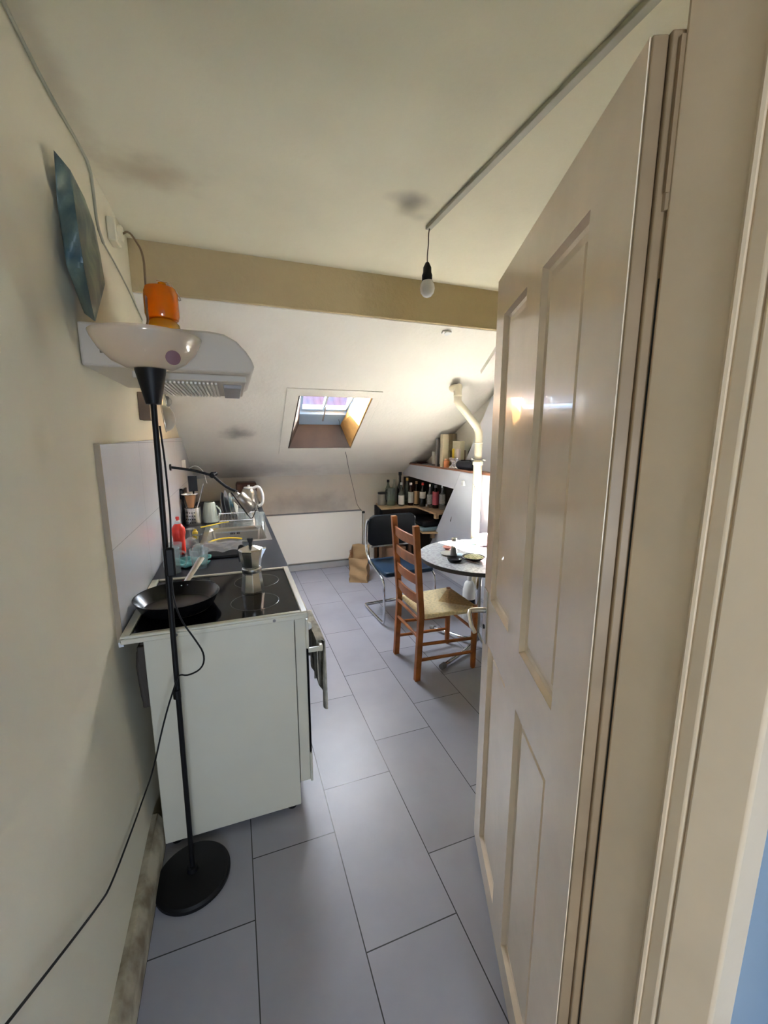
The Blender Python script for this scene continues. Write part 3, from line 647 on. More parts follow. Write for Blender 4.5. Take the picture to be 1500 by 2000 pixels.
# ================================================================ THINGS ON THE WORKTOP
def ribbed(prof, c, seg=48, amp=.04):
    b = B(); rings = []
    for r, z in prof: rings.append([b.v(Vector(c)+Vector((r*(1+amp*math.cos(i*PI))*math.cos(2*PI*i/seg), r*(1+amp*math.cos(i*PI))*math.sin(2*PI*i/seg), z))) for i in range(seg)])
    for a, q in zip(rings, rings[1:]):
        for i in range(seg): b.face([a[i], a[(i+1) % seg], q[(i+1) % seg], q[i]])
    b.face(rings[0][::-1]); return b
t = thing('glass_mug', 'tall clear glass mug with handle on the worktop behind the frying pan', 'mug', (-.30, 2.27, .90))
B().lathe([(.036, 0), (.038, .004), (.038, .125), (.039, .128)], (-.325, 2.25, .901), 28, cap=False).obj('glass', m_clear, t, solid=.003)
B().lathe([(.036, 0), (.037, .010)], (-.325, 2.25, .901), 28).obj('base', m_clear, t)
B().tube([(-.288, 2.25, 1.01), (-.260, 2.25, 1.005), (-.253, 2.25, .97), (-.265, 2.25, .935), (-.288, 2.25, .925)], .005, 8, 2).obj('handle', m_clear, t)
ribbed([(.030, 0), (.033, .004), (.044, .10), (.044, .104)], (-.200, 2.285, .901)).obj('tumbler', m_clear, solid=.003)
tag(bpy.data.objects['tumbler'], 'clear fluted glass tumbler right of the glass mug', 'glass')
t = thing('soap_bottle', 'red washing-up liquid bottle with white neck by the tiled wall', 'bottle', (-.30, 2.62, .90))
c_ = P(345, 1000, 1, 2.62); c_ = (c_.x, 2.62, .901)
B().lathe([(.028, 0), (.032, .005), (.033, .10), (.038, .13), (.036, .155), (.022, .178), (.014, .184)], c_, 28).obj('body', m_red, t)
B().lathe([(.014, .184), (.013, .200), (.010, .203), (.010, .186)], c_, 20).obj('neck', m_whitep, t)
B().lathe([(.008, .203), (.0075, .210), (.010, .212), (.009, .224), (0, .226)], c_, 16).obj('cap', m_red, t)
ribbed([(.028, 0), (.031, .004), (.040, .09), (.040, .093)], (-.345, 2.51, .901), amp=.02).obj('tumbler', m_clear, solid=.003)
tag(bpy.data.objects['tumbler.001'], 'clear glass tumbler against the tiles behind the mug', 'glass')
for i, (x, y, lb) in enumerate(((-.225, 2.56, 'clear wine glass turned upside down beyond the fluted tumbler'), (-.28, 2.75, 'clear stemmed glass beyond the red soap bottle'))):
    t = thing('stemmed_glass', lb, 'glass', (x, y, .90))
    B().lathe([(.030, 0), (.034, .03), (.030, .055), (.010, .070)], (x, y, .901), 24, cap=False).obj('bowl', m_clear, t, solid=.002)
    B().cyl((x, y, .970), (x, y, 1.02), .004).obj('stem', m_clear, t); B().lathe([(.004, 0), (.028, .003), (.028, .005), (0, .005)], (x, y, 1.018), 24).obj('foot', m_clear, t)
b = B(); b.grid(lambda i, j: Vector((-.36+i*.20+.01*math.sin(j*9), 2.30+j*.16+.01*math.sin(i*8), .906+.012*abs(math.sin(i*7+j*5))+.006*math.sin(j*14))), 20, 18)
tag(b.obj('dishcloth', m_teal, solid=.006), 'turquoise dishcloth lying crumpled under the glasses', 'cloth')
t = thing('cutting_board', 'black board lying on the worktop in front of the sink', 'board', (-.10, 2.58, .90))
bx(-.215, .03, 2.44, 2.76, .901, .915, 'board', m_black, t, .004)
b = B(); b.grid(lambda i, j: Vector((-.205+i*.225, 2.46+j*.27, .919+.018*abs(math.sin(i*6+j*4))*(1-.3*j)+.008*abs(math.sin(j*17+i*3)))), 24, 24)
tag(b.obj('plastic_packaging', m_foilfilm), 'crinkled clear plastic packaging on the black board', 'packaging')
b = B(); b.lathe([(.0, 0), (.030, .001), (.032, .014), (0, .016)], (.045, 2.60, .934), 24); bx_ = b.obj('round_lid', mat('pale blue plastic', (.30, .52, .72), .35)); bx_.location = (0, 0, -.033); tag(bx_, 'pale blue round plastic lid behind the moka pot', 'lid')  # a loose round lid
def banana(pts, nm, lb): tag(B().tube(pts, [.006, .013], 8, 2).obj(nm, m_yellow), lb, 'utensil')
b = B(); b.tube([P(408, 1059, 2, .93), P(425, 1053, 2, .935), P(448, 1050, 2, .935), P(472, 1052, 2, .93)], .011, 8, 2, (0, 0, 1)); tag(b.obj('spatula', m_yellow), 'yellow curved plastic strip across the near edge of the sink', 'utensil')
b = B(); b.tube([P(392, 1030, 2, .93), P(412, 1026, 2, .935), P(432, 1021, 2, .94), P(447, 1019, 2, .945)], [.012, .006], 8, 2, (0, 0, 1)); tag(b.obj('spatula', m_yellow), 'yellow plastic strip lying across the far side of the basin', 'utensil')
b = B(); b.lathe([(.016, 0), (.018, .004), (.018, .05), (.010, .06), (.010, .068), (0, .068)], (*P(379, 1016, 1, 3.0).xy, .935), 16); q_ = b.obj('scrub_brush', m_yellow); q_.location = (0, 0, -.0345); tag(q_, 'small yellow pot scrubber beside the red soap bottle', 'brush')
# cutlery holder with utensils
t = thing('cutlery_holder', 'perforated steel cutlery pot with utensils against the tiled wall', 'holder', (-.335, 3.50, .90))
hx, hy = -.325, 3.50
B().lathe([(.055, 0), (.056, .003), (.056, .14), (.058, .142)], (hx, hy, .901), 32, cap=False).obj('pot', m_steel, t, solid=.002)
b = B()
for r in range(4):
    for k in range(5):
        a = -PI*.80+k*.30
        b.lathe([(.0045, 0), (.0045, .001), (0, .001)], (hx+.0572*math.cos(a), hy+.0572*math.sin(a), .93+r*.026), 8, (math.cos(a), math.sin(a), 0))
b.obj('holes', m_black, t)
def stick(nm, mt, p0, p1, r, lb, extra=None):
    o = thing(nm, lb, 'utensil', p0); b = B(); b.tube([p0, p1], r, 8); b.obj('handle', mt, o)
    if extra: extra(o, Vector(p1))
    return o
def spat(o, p): 
    b = B(); b.box(p.x-.032, p.x+.032, p.y-.003, p.y+.003, p.z-.01, p.z+.11); b.obj('blade', m_black, o, bevel=.002)
stick('spatula', m_black, (hx+.01, hy, .93), (hx+.015, hy, 1.18), .006, 'black flat spatula standing upright in the cutlery pot', spat)
def ladle(o, p): B().lathe([(.045*math.sin(a), -.045*math.cos(a)) for a in [i*PI/12 for i in range(7)]], p, 20, (.3, -.6, .8), cap=False).obj('bowl', m_steel, o, solid=.002)
stick('ladle', m_steel, (hx, hy-.02, .93), (hx+.095, hy-.02, 1.23), .005, 'steel ladle handle leaning right out of the cutlery pot')
def pep(o, p): B().lathe([(.010, -.02), (.020, 0), (.020, .05), (.010, .06), (0, .062)], p, 16).obj('head', m_black, o)
stick('potato_masher', m_black, (hx-.03, hy+.01, .93), (hx-.075, hy+.02, 1.13), .006, 'black headed utensil at the wall side of the cutlery pot', pep)
o = thing('funnel', 'cork coloured cone with steel rim resting in the cutlery pot', 'funnel', (hx-.01, hy-.02, 1.04))
B().lathe([(.022, 0), (.040, .10)], (hx-.01, hy-.02, 1.045), 20).obj('cone', m_cork, o); B().lathe([(.062, .105), (.060, .112), (.04, .10)], (hx-.01, hy-.02, 1.045), 24, cap=False).obj('rim', m_steel, o, solid=.002)
bx(-.40, -.385, 3.55, 3.80, .90, 1.17, 'tray', m_black); tag(bpy.data.objects['tray'], 'black tray leaning against the tiles behind the cutlery pot', 'tray')
# upturned pale pitcher
t = thing('pitcher', 'pale green fluted jug turned upside down at the front of the dish rack', 'jug', (-.205, 3.56, .90))
ribbed([(.062, 0), (.060, .01), (.050, .10), (.042, .150), (.036, .160)], (-.205, 3.56, .912), 48, .02).obj('body', m_palegreen, t)
B().tube([(-.145, 3.54, .95), (-.125, 3.53, .97), (-.125, 3.53, 1.01), (-.155, 3.55, 1.04)], .006, 8, 2).obj('handle', m_palegreen, t)
# dish rack with plates
t = thing('dish_rack', 'steel wire dish rack on the drainer beyond the sink', 'dish rack', (-.03, 3.68, .90))
b = B(); x0, x1, y0, y1 = -.135, .165, 3.47, 3.88
for z in (.925, .985): b.tube([(x0, y0, z), (x1, y0, z), (x1, y1, z), (x0, y1, z), (x0, y0, z)], .003, 6)
for k in range(14):
    x = x0+(x1-x0)*k/13; b.tube([(x, y0, .985), (x, y0, .915), (x, y1, .915), (x, y1, .985)], .002, 6)
for x, y in ((x0, y0), (x1, y0), (x0, y1), (x1, y1)): b.cyl((x, y, .904), (x, y, .985), .004)
b.obj('wire_frame', m_steel, t)
pls = [(-.115, 3.66, .105, 'leftmost dark grey plate standing in the dish rack', m_greyc), (-.090, 3.66, .112, 'dark grey plate second from the jug in the dish rack', m_greyc), (-.055, 3.67, .100, 'grey green plate in the middle of the dish rack', m_plate), (-.020, 3.66, .098, 'wide grey green plate with pale rim, rightmost in the dish rack', m_plate)]
for x, y, r, lb, mt in pls:
    b = B(); b.lathe([(0, 0), (r*.6, 0), (r, .014), (r, .018), (r*.6, .005), (0, .005)], (x, y, .925+r), 36, (1, -.12, .12)); tag(b.obj('plate', mt), lb, 'plate', None)
b = B(); b.lathe([(.045, 0), (.050, .035), (.048, .04), (0, .04)], P(453, 984, 1, 3.80), 28, (.5, -.7, .5)); tag(b.obj('bowl', m_blue), 'bright blue plastic bowl in the dish rack', 'bowl')
for i, (x, y) in enumerate(((.035, 3.56), (.085, 3.56))):
    ribbed([(.030, 0), (.028, .06), (.024, .085), (.022, .088)], (x, y, .918), amp=.03).obj('tumbler', m_clear, solid=.002)
    tag(bpy.data.objects['tumbler.00%d' % (i+2)], ('clear glass upside down in the rack left of the strut', 'clear glass upside down at the right front corner of the rack')[i], 'glass')
b = B(); b.lathe([(.035, 0), (.036, .10), (.036, .104)], (.165, 3.30, .905), 24, cap=False); q_ = b.obj('drinking_glass', m_clear, solid=.003); tag(q_, 'straight clear glass at the right edge of the sink under the lamp', 'glass')
# kettle behind
kp = P(487, 975, 1, 4.15)
t = thing('kettle', 'round steel kettle with wide white handle at the far end of the worktop', 'kettle', (kp.x, 4.15, .90))
B().lathe([(.085, 0), (.090, .01), (.085, .10), (.070, .17), (.055, .20), (0, .21)], (kp.x, 4.15, .901), 32).obj('body', m_steel, t)
B().lathe([(.05, 0), (.045, .012), (.012, .016), (.012, .03), (0, .03)], (kp.x, 4.15, 1.105), 24).obj('lid', m_whitep, t)
B().tube([(kp.x+.03, 4.13, 1.105), (kp.x+.09, 4.12, 1.13), (kp.x+.125, 4.11, 1.06), (kp.x+.125, 4.11, .96), (kp.x+.085, 4.12, .93)], .014, 10, 2).obj('handle', m_whitep, t)
kp = P(470, 945, 1, 4.6); b = B(); b.box(kp.x-.05, kp.x+.16, 4.55, 4.72, .901, 1.12); tag(b.obj('bread_bin', mat('dark brown tin', (.07, .03, .02), .4), bevel=.02), 'dark brown box against the back wall behind the kettle', 'box')
b = B(); b.tube([(-.40, 4.15, 1.30), (-.33, 4.15, 1.34), (-.27, 4.2, 1.28), (-.25, 4.2, 1.16)], .003, 6, 2); tag(b.obj('wall_loop', m_whitep), 'thin white cord arching on the wall above the cutlery pot', 'cord')
bx(-.408, -.385, 3.80, 3.88, 1.32, 1.40, 'wall_socket', m_whitep, None, .004); tag(bpy.data.objects['wall_socket'], 'white wall socket on the tiles near the roof slope', 'socket')

# ================================================================ RADIATOR AND CORD
t = thing('radiator', 'flat white panel radiator low on the back wall', 'radiator', (.85, 4.80, .1))
bx(.27, 1.448, 4.755, 4.772, .115, .705, 'front_panel', mat('cream radiator enamel', (.74, .69, .60), .4), t, .004)
bx(.28, 1.44, 4.775, 4.83, .125, .695, 'convector', m_greyc, t, 0)
bx(.28, 1.45, 4.765, 4.846, .700, .708, 'radiator_gap_shade', m_greyc, t, 0)  # grey strip stands in for the shadow gap over the radiator
B().cyl((1.46, 4.79, .68), (1.49, 4.79, .68), .014).obj('valve', m_black, t)
B().tube([(1.475, 4.79, .68), (1.475, 4.79, 0)], .007).obj('pipe', m_white, t)
b = B(); b.tube([wp(.85, .80, OFF-.03), P(668, 850, 1, 4.16), P(674, 876, 1, 4.2)-Vector((0, 0, .01)), P(683, 925, 1, 4.5), P(693, 965, 1, 4.72), P(697, 987, 1, 4.735), P(710, 1001, 1, 4.745)], .0025, 6, 2)
tag(b.obj('pull_cord', mat('dark green cord', (.05, .06, .045), .6)), 'thin dark cord hanging from the skylight to the radiator corner', 'cord')

# ================================================================ LEDGE ABOVE THE NICHE
b = B(); b.hexa([(xp(1.275)-.004, 3.0, 1.272), (2.2, 3.0, 1.272), (2.2, 4.60, 1.272), (xp(1.275)-.004, 4.60, 1.272)], [(xp(1.275)-.004, 3.0, 1.288), (2.2, 3.0, 1.288), (2.2, 4.565, 1.288), (xp(1.275)-.004, 4.565, 1.288)])
b.bm.free(); b = B(); pl = [(2.21, 1.272), (4.595, 1.272), (4.565, 1.288), (2.21, 1.288)]
b.prism(pl, 0, xp(1.275)-.004, 2.198); tag(b.obj('ledge_board', m_redwood), 'reddish wooden ledge board crowded with boxes beneath the roof slope', 'shelf')
ZL = 1.2885
def onledge(u, v=None, x=2.05):
    p = P(u, 905 if v is None else v, 0, x); return p.y
def lbox(nm, u0, u1, v0, x, dx, lb, mt, cat, h=None, z0=ZL):
    ya = P(u1, 905, 0, x).y; yb = P(u0, 905, 0, x).y; zt = P((u0+u1)/2, v0, 0, x).z
    o = bx(x, x+dx, min(ya, yb), max(ya, yb), z0, zt if h is None else z0+h, nm, mt, None, .003); return tag(o, lb, cat)
b = B(); b.lathe([(.02, 0), (.065, .012), (.067, .018), (.0, .008)], (2.085, 4.40, ZL), 28); tag(b.obj('dish', m_maroon), 'shallow dark maroon dish at the narrow far end of the ledge', 'dish')
lbox('magazine', 825, 844, 905, 2.01, .13, 'dark magazine with pale edge lying flat on the ledge', m_greyc, 'magazine', .012)
lbox('spice_tin', 843, 848, 882, 2.09, .03, 'small grey tin standing beside the upright grey binder', m_label, 'tin')
lbox('binder', 850, 853, 856, 2.03, .03, 'slim grey binder standing upright on the ledge', m_greyc, 'binder')
lbox('chopping_board', 859, 864, 848, 2.01, .07, 'tall pale wooden board standing on edge on the ledge', m_cream, 'board')
lbox('paper_bag', 866, 882, 847, 2.14, .05, 'beige paper bag standing behind the boxes on the ledge', mat('beige paper', (.42, .33, .19), .8, noise=.3), 'bag')
lbox('card_box', 866.5, 878, 880, 2.08, .05, 'low olive brown box behind the orange jar on the ledge', mat('olive card', (.26, .20, .09), .7, noise=.3), 'box')
lbox('tea_box', 882, 886, 876, 2.055, .02, 'bright yellow packet between the orange jar and the tubes', m_yellow, 'packet')
o = lbox('carton', 883, 897, 861, 2.06, .055, 'cream and tan carton lying on top of the packets', m_cream, 'carton', None, 1.375)
lbox('carton', 890, 894, 877, 2.03, .03, 'narrow pale pink carton standing on the ledge', mat('pale pink card', (.58, .46, .42), .6), 'carton')
lbox('card_box', 895, 900, 879, 2.085, .05, 'brown box under the cream carton, right of the pink carton', mat('brown card', (.20, .12, .08), .7, noise=.3), 'box')
t = thing('spice_jar', 'jar of orange powder at the front of the ledge', 'jar', (2.03, P(872, 905, 0, 2.03).y, ZL))
c_ = (2.03, P(872, 905, 0, 2.03).y, ZL)
B().lathe([(.026, 0), (.028, .004), (.028, .065), (.020, .074)], c_, 24).obj('jar_body', m_terr, t); B().lathe([(.021, .074), (.021, .088), (0, .088)], c_, 24).obj('lid', mat('orange lid', (.60, .30, .16), .5), t)
b = B(); y0_ = P(893, 912, 0, 2.015).y; y1_ = P(877, 912, 0, 2.015).y
def foil(i, j): return Vector((2.012+.045*math.sin(PI*j)*(.5)+.008*math.sin(i*17+j*9), y0_+(y1_-y0_)*(i+.04*math.sin(j*9)), ZL+.105*j+.004*math.sin(i*12)))
b.grid(foil, 14, 12); b.grid(lambda i, j: foil(i, j)+Vector((.035*(1-j)+.002, 0, 0)), 14, 12); tag(b.obj('foil_bag', m_foil, solid=.001), 'crumpled silver foil bag at the front edge of the ledge', 'bag')
t = thing('speaker', 'black cylindrical portable speaker lying on the ledge by the pipe', 'speaker', (2.05, P(910, 912, 0, 2.05).y, ZL))
ya = P(921, 912, 0, 2.05).y-.05; yb = P(896, 912, 0, 2.05).y
B().lathe([(.0, 0), (.030, .002), (.040, .012), (.042, .03), (.042, yb-ya-.03), (.040, yb-ya-.012), (.030, yb-ya-.002), (0, yb-ya)], (2.05, ya, ZL+.042), 28, (0, 1, 0)).obj('body', mat('black speaker fabric', (.012, .014, .022), .5), t)
b = B(); b.tube([(2.05, ya+.06, ZL+.085), (2.04, ya+.09, ZL+.093), (2.04, yb-.06, ZL+.085)], .004, 6, 1); b.obj('strap', m_black, t)
t = thing('pan_lid', 'round black lid with pale knob leaning on the wall above the ledge', 'lid', (2.17, 3.55, ZL))
c0 = P(921, 876, 0, 2.16); B().lathe([(0, 0), (.115, .002), (.12, .006), (.11, .012), (0, .02)], (2.183, c0.y-.02, ZL+.119), 36, (-1, 0, .12)).obj('disc', m_black, t)
B().lathe([(.006, 0), (.006, .01), (.012, .014), (.012, .022), (0, .024)], (2.163, c0.y+.0, ZL+.15), 16, (-1, 0, .12)).obj('knob', m_steel, t)

# ================================================================ PIPE
pc = lambda u, v: P(u, v, 1, 3.0)
top = PP(893, 762, NR, KR)
t = thing('waste_pipe', 'cream plastic pipe running from the roof slope down the white partition', 'pipe', (1.94, 3.0, 0))
pv = 1.94
a = Vector((1.752, 3.02, 1.845)); e0 = Vector((1.752, 3.06, 1.93))
up = [PP(898, 754, NR, KR)+Vector((.03, .03, .01)), pc(896, 757), pc(894, 764), pc(894, 784), pc(899, 792), pc(905, 799), pc(925, 825), pc(931, 833), pc(934, 844)]
up[0] = up[1]+Vector((.01, .12, .01)); up.append(Vector((1.94, 3.0, 1.57))); up.append(Vector((1.94, 3.0, 1.36))); up[-3] = Vector((1.937, 3.0, up[-3].z))
B().tube(up, .032, 16).obj('upper_pipe', m_pipe, t)
B().cyl((1.94, 3.0, 0), (1.94, 3.0, 1.36), .036, seg=20).obj('lower_pipe', m_pipe, t)
B().lathe([(.036, 0), (.043, .004), (.043, .03), (.036, .034)], (1.94, 3.0, 1.355), 24).obj('coupling', m_pipe, t)
B().lathe([(.032, 0), (.0345, .002), (.0345, .008), (.032, .010)], (1.94, 3.0, 1.535), 24).obj('coupling', m_pipe, t)
B().lathe([(.032, 0), (.0345, .002), (.0345, .008), (.032, .010)], (pc(894, 774).x, 3.0, pc(894, 774).z), 24).obj('coupling', m_pipe, t)
b = B(); b.lathe([(.037, 0), (.039, 0), (.039, .008), (.037, .008)], (1.94, 3.0, 1.402), 24); b.tube([(1.90, 2.99, 1.405), (1.875, 2.985, 1.412)], .006); b.tube([(1.978, 2.985, 1.402), (2.0, 2.98, 1.395)], .007); b.sphere((1.873, 2.985, 1.412), .009); b.obj('clamp', mat('galvanised', (.45, .42, .38), .35, .8), t)
b = B(); b.tube([(1.898, 2.985, 1.20), (1.93, 2.956, 1.05), (1.965, 2.956, .93), (1.984, 2.98, .86)], .0015, 6, 1); tag(b.obj('thin_wire', m_black), 'thin dark wire crossing the cream pipe', 'wire')
bx(xp(1.2)-.012, xp(1.2)+.02, 3.33, 3.37, 1.14, 1.19, 'wall_hook', m_white, None, .006); tag(bpy.data.objects['wall_hook'], 'small white hook on the board below the ledge', 'hook')
b = B(); p_ = P(884, 1005, 0, xp(.75)-.004); b.tube([P(884, 1005, 0, xp(.75)-.003), P(880, 1018, 0, xp(.7)-.003)], .006, 6); tag(b.obj('latch', m_black), 'small dark latch on the slanted white partition', 'latch')

# ================================================================ NICHE SHELVES
b = B(); ZS = .775
pl = [(1.66, YB-.003), (1.59, 4.44), (1.985, 4.46), (2.035, 4.42), (2.035, 3.93), (2.39, 3.93), (2.39, YB-.022)]
b.hexa([(x, y, ZS-.018) for x, y in pl], [(x, y, ZS) for x, y in pl]); tag(b.obj('corner_shelf', m_shelfw, smooth=False), 'L-shaped pine corner shelf holding the bottles', 'shelf')
bx(2.06, 2.10, 3.98, 4.03, .70, ZS-.0185, 'bracket', m_shelfw, bpy.data.objects['corner_shelf'], .004)
bx(1.66, 1.70, 4.70, YB-.022, .62, ZS-.0185, 'bracket', m_black, bpy.data.objects['corner_shelf'], .004)
b = B(); pl = [(1.98, 4.14), (2.39, 4.02), (2.39, 4.70), (2.06, 4.70)]
b.hexa([(x, y, .505) for x, y in pl], [(x, y, .522) for x, y in pl]); tag(b.obj('lower_shelf', m_shelfw), 'lower pine shelf under the bottle shelf', 'shelf'); bx(2.10, 2.14, 4.14, 4.18, .44, .5045, 'bracket', m_shelfw, bpy.data.objects['lower_shelf'], .003)
t = thing('contact_grill', 'dark appliance with grey-teal lower edge on the lower shelf', 'appliance', (2.15, 4.35, .5225))
bx(1.99, 2.36, 4.16, 4.62, .5225, .565, 'base', mat('grey teal plastic', (.20, .28, .30), .35), t, .012); bx(2.01, 2.35, 4.18, 4.60, .5655, .645, 'lid', m_black, t, .03)
B().tube([(2.02, 4.25, .60), (1.965, 4.26, .615), (1.965, 4.50, .615), (2.02, 4.52, .60)], .008, 8, 1).obj('handle', m_black, t)
t = thing('stool', 'dark brown wooden stool standing under the corner shelf', 'stool', (1.75, 4.55, 0))
bx(1.60, 2.0, 4.45, 4.80, .40, .43, 'seat', mat('dark brown wood', (.10, .045, .02), .5), t, .004)
for x in (1.61, 1.955):
    for y in (4.46, 4.76): bx(x, x+.035, y, y+.035, 0, .3995, 'leg', bpy.data.materials['dark brown wood'], t, .002)
bx(1.66, 1.93, 4.50, 4.74, 0, .27, 'cardboard_box', mat('brown cardboard', (.30, .17, .10), .8), None, .003); tag(bpy.data.objects['cardboard_box'], 'brown cardboard box on the floor under the dark stool', 'box')

def bottle(u, v, y, h, r, glassm, lb, label=None, capm=None, neck=.011, shoulder=.62, capr=None, lz=(.15, .5)):
    d = P(u, v, 2, ZS); x = P(u, v, 1, y).x
    t = thing('bottle', lb, 'bottle', (x, y, ZS), 'bottles on the corner shelf'); c = (x, y, ZS+.0005); s = h*shoulder
    B().lathe([(r*.9, 0), (r, .006), (r, s), (r*.8, s+h*.06), (neck*1.3, s+h*.15), (neck, s+h*.22), (neck, h*.94), (neck*1.15, h*.945), (neck*1.15, h*.97), (neck, h*.97)], c, 20).obj('glass', glassm, t)
    if label: B().lathe([(r+.0006, h*lz[0]), (r+.0011, h*lz[0]+.001), (r+.0011, h*lz[1]), (r+.0006, h*lz[1]+.001)], c, 20, cap=False).obj('label', label, t)
    if capm: q = capr or neck*1.3; B().lathe([(q, h*.90), (q, h), (0, h+.001)], c, 16).obj('cap', capm, t)
    return t
m_glabel = mat('grey label', (.38, .37, .36), .7, noise=.3, nscale=60)
t = thing('jar', 'frosted glass jar with dark lid at the left end of the corner shelf', 'jar', (1.72, 4.72, ZS))
x_ = P(746, 984, 1, 4.70).x; B().lathe([(.050, 0), (.054, .006), (.054, .12), (.048, .135)], (x_, 4.70, ZS+.0005), 28).obj('glass', glass('frosted glass', (.8, .78, .74), .5, (.5, .46, .40), .3), t)
B().lathe([(.052, .135), (.052, .155), (0, .157)], (x_, 4.70, ZS+.0005), 28).obj('lid', m_black, t)
x_ = P(763, 985, 1, 4.62).x
t = thing('glass_jug', 'thick greenish glass jug with black handle beside the lidded jar', 'jug', (x_, 4.62, ZS))
B().lathe([(.046, 0), (.050, .006), (.050, .19), (.047, .215)], (x_, 4.62, ZS+.0005), 28, cap=False).obj('glass', m_clearg, t, solid=.004)
B().tube([(x_-.045, 4.62, ZS+.20), (x_-.072, 4.61, ZS+.18), (x_-.072, 4.61, ZS+.08), (x_-.048, 4.62, ZS+.05)], .006, 8, 1).obj('handle', m_black, t)
bottle(758, 985, 4.76, .30, .036, m_clearg, 'greenish bottle with swing stopper behind the glass jug', None, m_black, .013)
bottle(770, 985, 4.77, .31, .036, m_clear, 'clear empty bottle left of the tall dark one', None, None, .013)
bottle(781, 986, 4.66, .40, .039, m_darkg, 'tallest dark wine bottle on the corner shelf', None, m_black, .015, .5)
bottle(784, 986, 4.53, .285, .036, m_clearg, 'clear green bottle with white picture label before the tallest one', m_label, m_label, .012, .52, None, (.08, .46))
bottle(795, 986, 4.62, .33, .036, m_clearg, 'clear bottle with gold stopper', None, m_gold, .014, .6, .017)
bottle(802, 987, 4.55, .275, .034, m_redg, 'dark bottle with white round cap and white label', m_label, m_whitep, .012, .58, .016, (.12, .60))
bottle(813, 988, 4.54, .29, .033, m_darkg, 'brown bottle with tan label and copper neck', m_tan, m_cork, .013, .58, .015, (.05, .60))
bottle(825, 993, 4.42, .285, .036, m_darkg, 'black wine bottle with red cap and narrow pale label', m_label, m_red, .013, .58, .015, (.35, .62))
bottle(839, 996, 4.32, .275, .034, m_clear, 'clear bottle with grey label beside the steel cup', m_glabel, m_steel, .012, .55, None, (.15, .55))
bottle(850, 1000, 4.25, .27, .036, m_redg, 'clear bottle with pinkish red label', m_pink, m_greyc, .013, .62, None, (.15, .72))
bottle(863, 1003, 4.14, .28, .035, m_clear, 'clear bottle with torn grey label at the slanted partition', m_glabel, m_steel, .012, .58, None, (.25, .62))
bottle(845, 990, 4.50, .28, .034, m_darkg, 'dark bottle at the back between red and grey labels', None, m_black, .013, .58)
bottle(866, 995, 4.40, .25, .033, m_clearg, 'greenish bottle at the back by the partition', None, None, .013, .6)
x_ = P(833, 992, 1, 4.25).x
b = B(); b.lathe([(.016, 0), (.017, .002), (.021, .048), (.019, .048), (.015, .004), (0, .004)], (P(833, 993, 2, ZS).x+.01, P(833, 993, 2, ZS).y, ZS+.0005), 20); tag(b.obj('shot_cup', m_steel), 'small steel shot cup at the front edge of the corner shelf', 'cup')

# ================================================================ CANTILEVER CHAIR
M = TR((1.355, 3.32, 0), math.radians(3))
t = thing('cantilever_chair', 'black vinyl cantilever chair with chrome tube frame by the back wall', 'chair', (1.355, 3.32, 0))
def tube_side(s):
    x = .245*s
    return [(x*.97, .165, .85), (x, .185, .80), (x, .20, .60), (x, .14, .50), (x, -.16, .42), (x, -.21, .40), (x, -.235, .36), (x, -.235, .06), (x, -.225, .022), (x, -.18, .014), (x, .22, .014)]
b = B(M)
L_ = tube_side(-1); Rr = tube_side(1)
b.tube([(-.20, .20, .014)]+L_[::-1][0:0]+[(0, .24, .014), (-.22, .24, .014)]+[], .0001, 4) if False else None
b.tube(L_+[(-.235, .245, .014), (-.20, .25, .014), (.20, .25, .014), (.235, .245, .014)]+Rr[::-1], .0115, 10, 2); b.obj('frame', m_chrome, t)
def pad(b, x0, x1, y0, y1, z0, z1): b.box(x0, x1, y0, y1, z0, z1)
b = B(M); b.prism([(-.225, -.24), (.225, -.24), (.235, -.20), (.228, .20), (.20, .22), (-.20, .22), (-.228, .20), (-.235, -.20)], 2, .425, .468); b.obj('seat', m_vinylb, t, bevel=.016, bseg=3)
b = B(M)
def bk(i, j, o):
    a = (i-.5)*2; return Vector((a*.222, .168+.03*(1-j)-.03*(1-a*a)*-1+o, .60+.29*j))
poly = [(-.18, .60), (.18, .60), (.215, .615), (.234, .65), (.236, .83), (.222, .872), (.185, .892), (-.185, .892), (-.222, .872), (-.236, .83), (-.234, .65), (-.215, .615)]
b.hexa([(x, .195-.1*(z-.6), z) for x, z in poly], [(x, .155-.1*(z-.6), z) for x, z in poly]); b.obj('backrest', m_vinyl, t, bevel=.014, bseg=3)
b = B(M); b.box(-.20, .20, .17, .19, .585, .60); b.obj('back_bracket', m_chrome, t)

# ================================================================ LADDER BACK CHAIR
CX0, CX1, CY0, CY1 = 1.045, 1.485, 2.25, 2.62
t = thing('ladder_back_chair', 'orange brown wooden ladder-back chair with woven rush seat beside the round table', 'chair', (1.27, 2.43, 0))
for y in (CY0, CY1):     # back posts, leaning back above the seat
    b = B(); w = .019
    sec = [(1.053, 0), (1.075, .45), (1.030, 1.045)]
    prev = None
    for i, ((xa, za), (xb, zb)) in enumerate(zip(sec, sec[1:])):
        b.hexa([(xa-w, y-.017, za), (xa+w, y-.017, za), (xa+w, y+.017, za), (xa-w, y+.017, za)], [(xb-w, y-.017, zb), (xb+w, y-.017, zb), (xb+w, y+.017, zb), (xb-w, y+.017, zb)])
    b.obj('leg', m_wood, t, bevel=.003)
for y in (CY0+.01, CY1+.01):
    b = B(); b.lathe([(.017, 0), (.019, .02), (.022, .25), (.021, .44), (.017, .455)], (CX1, y, 0), 8); b.obj('leg', m_wood, t, bevel=.002)
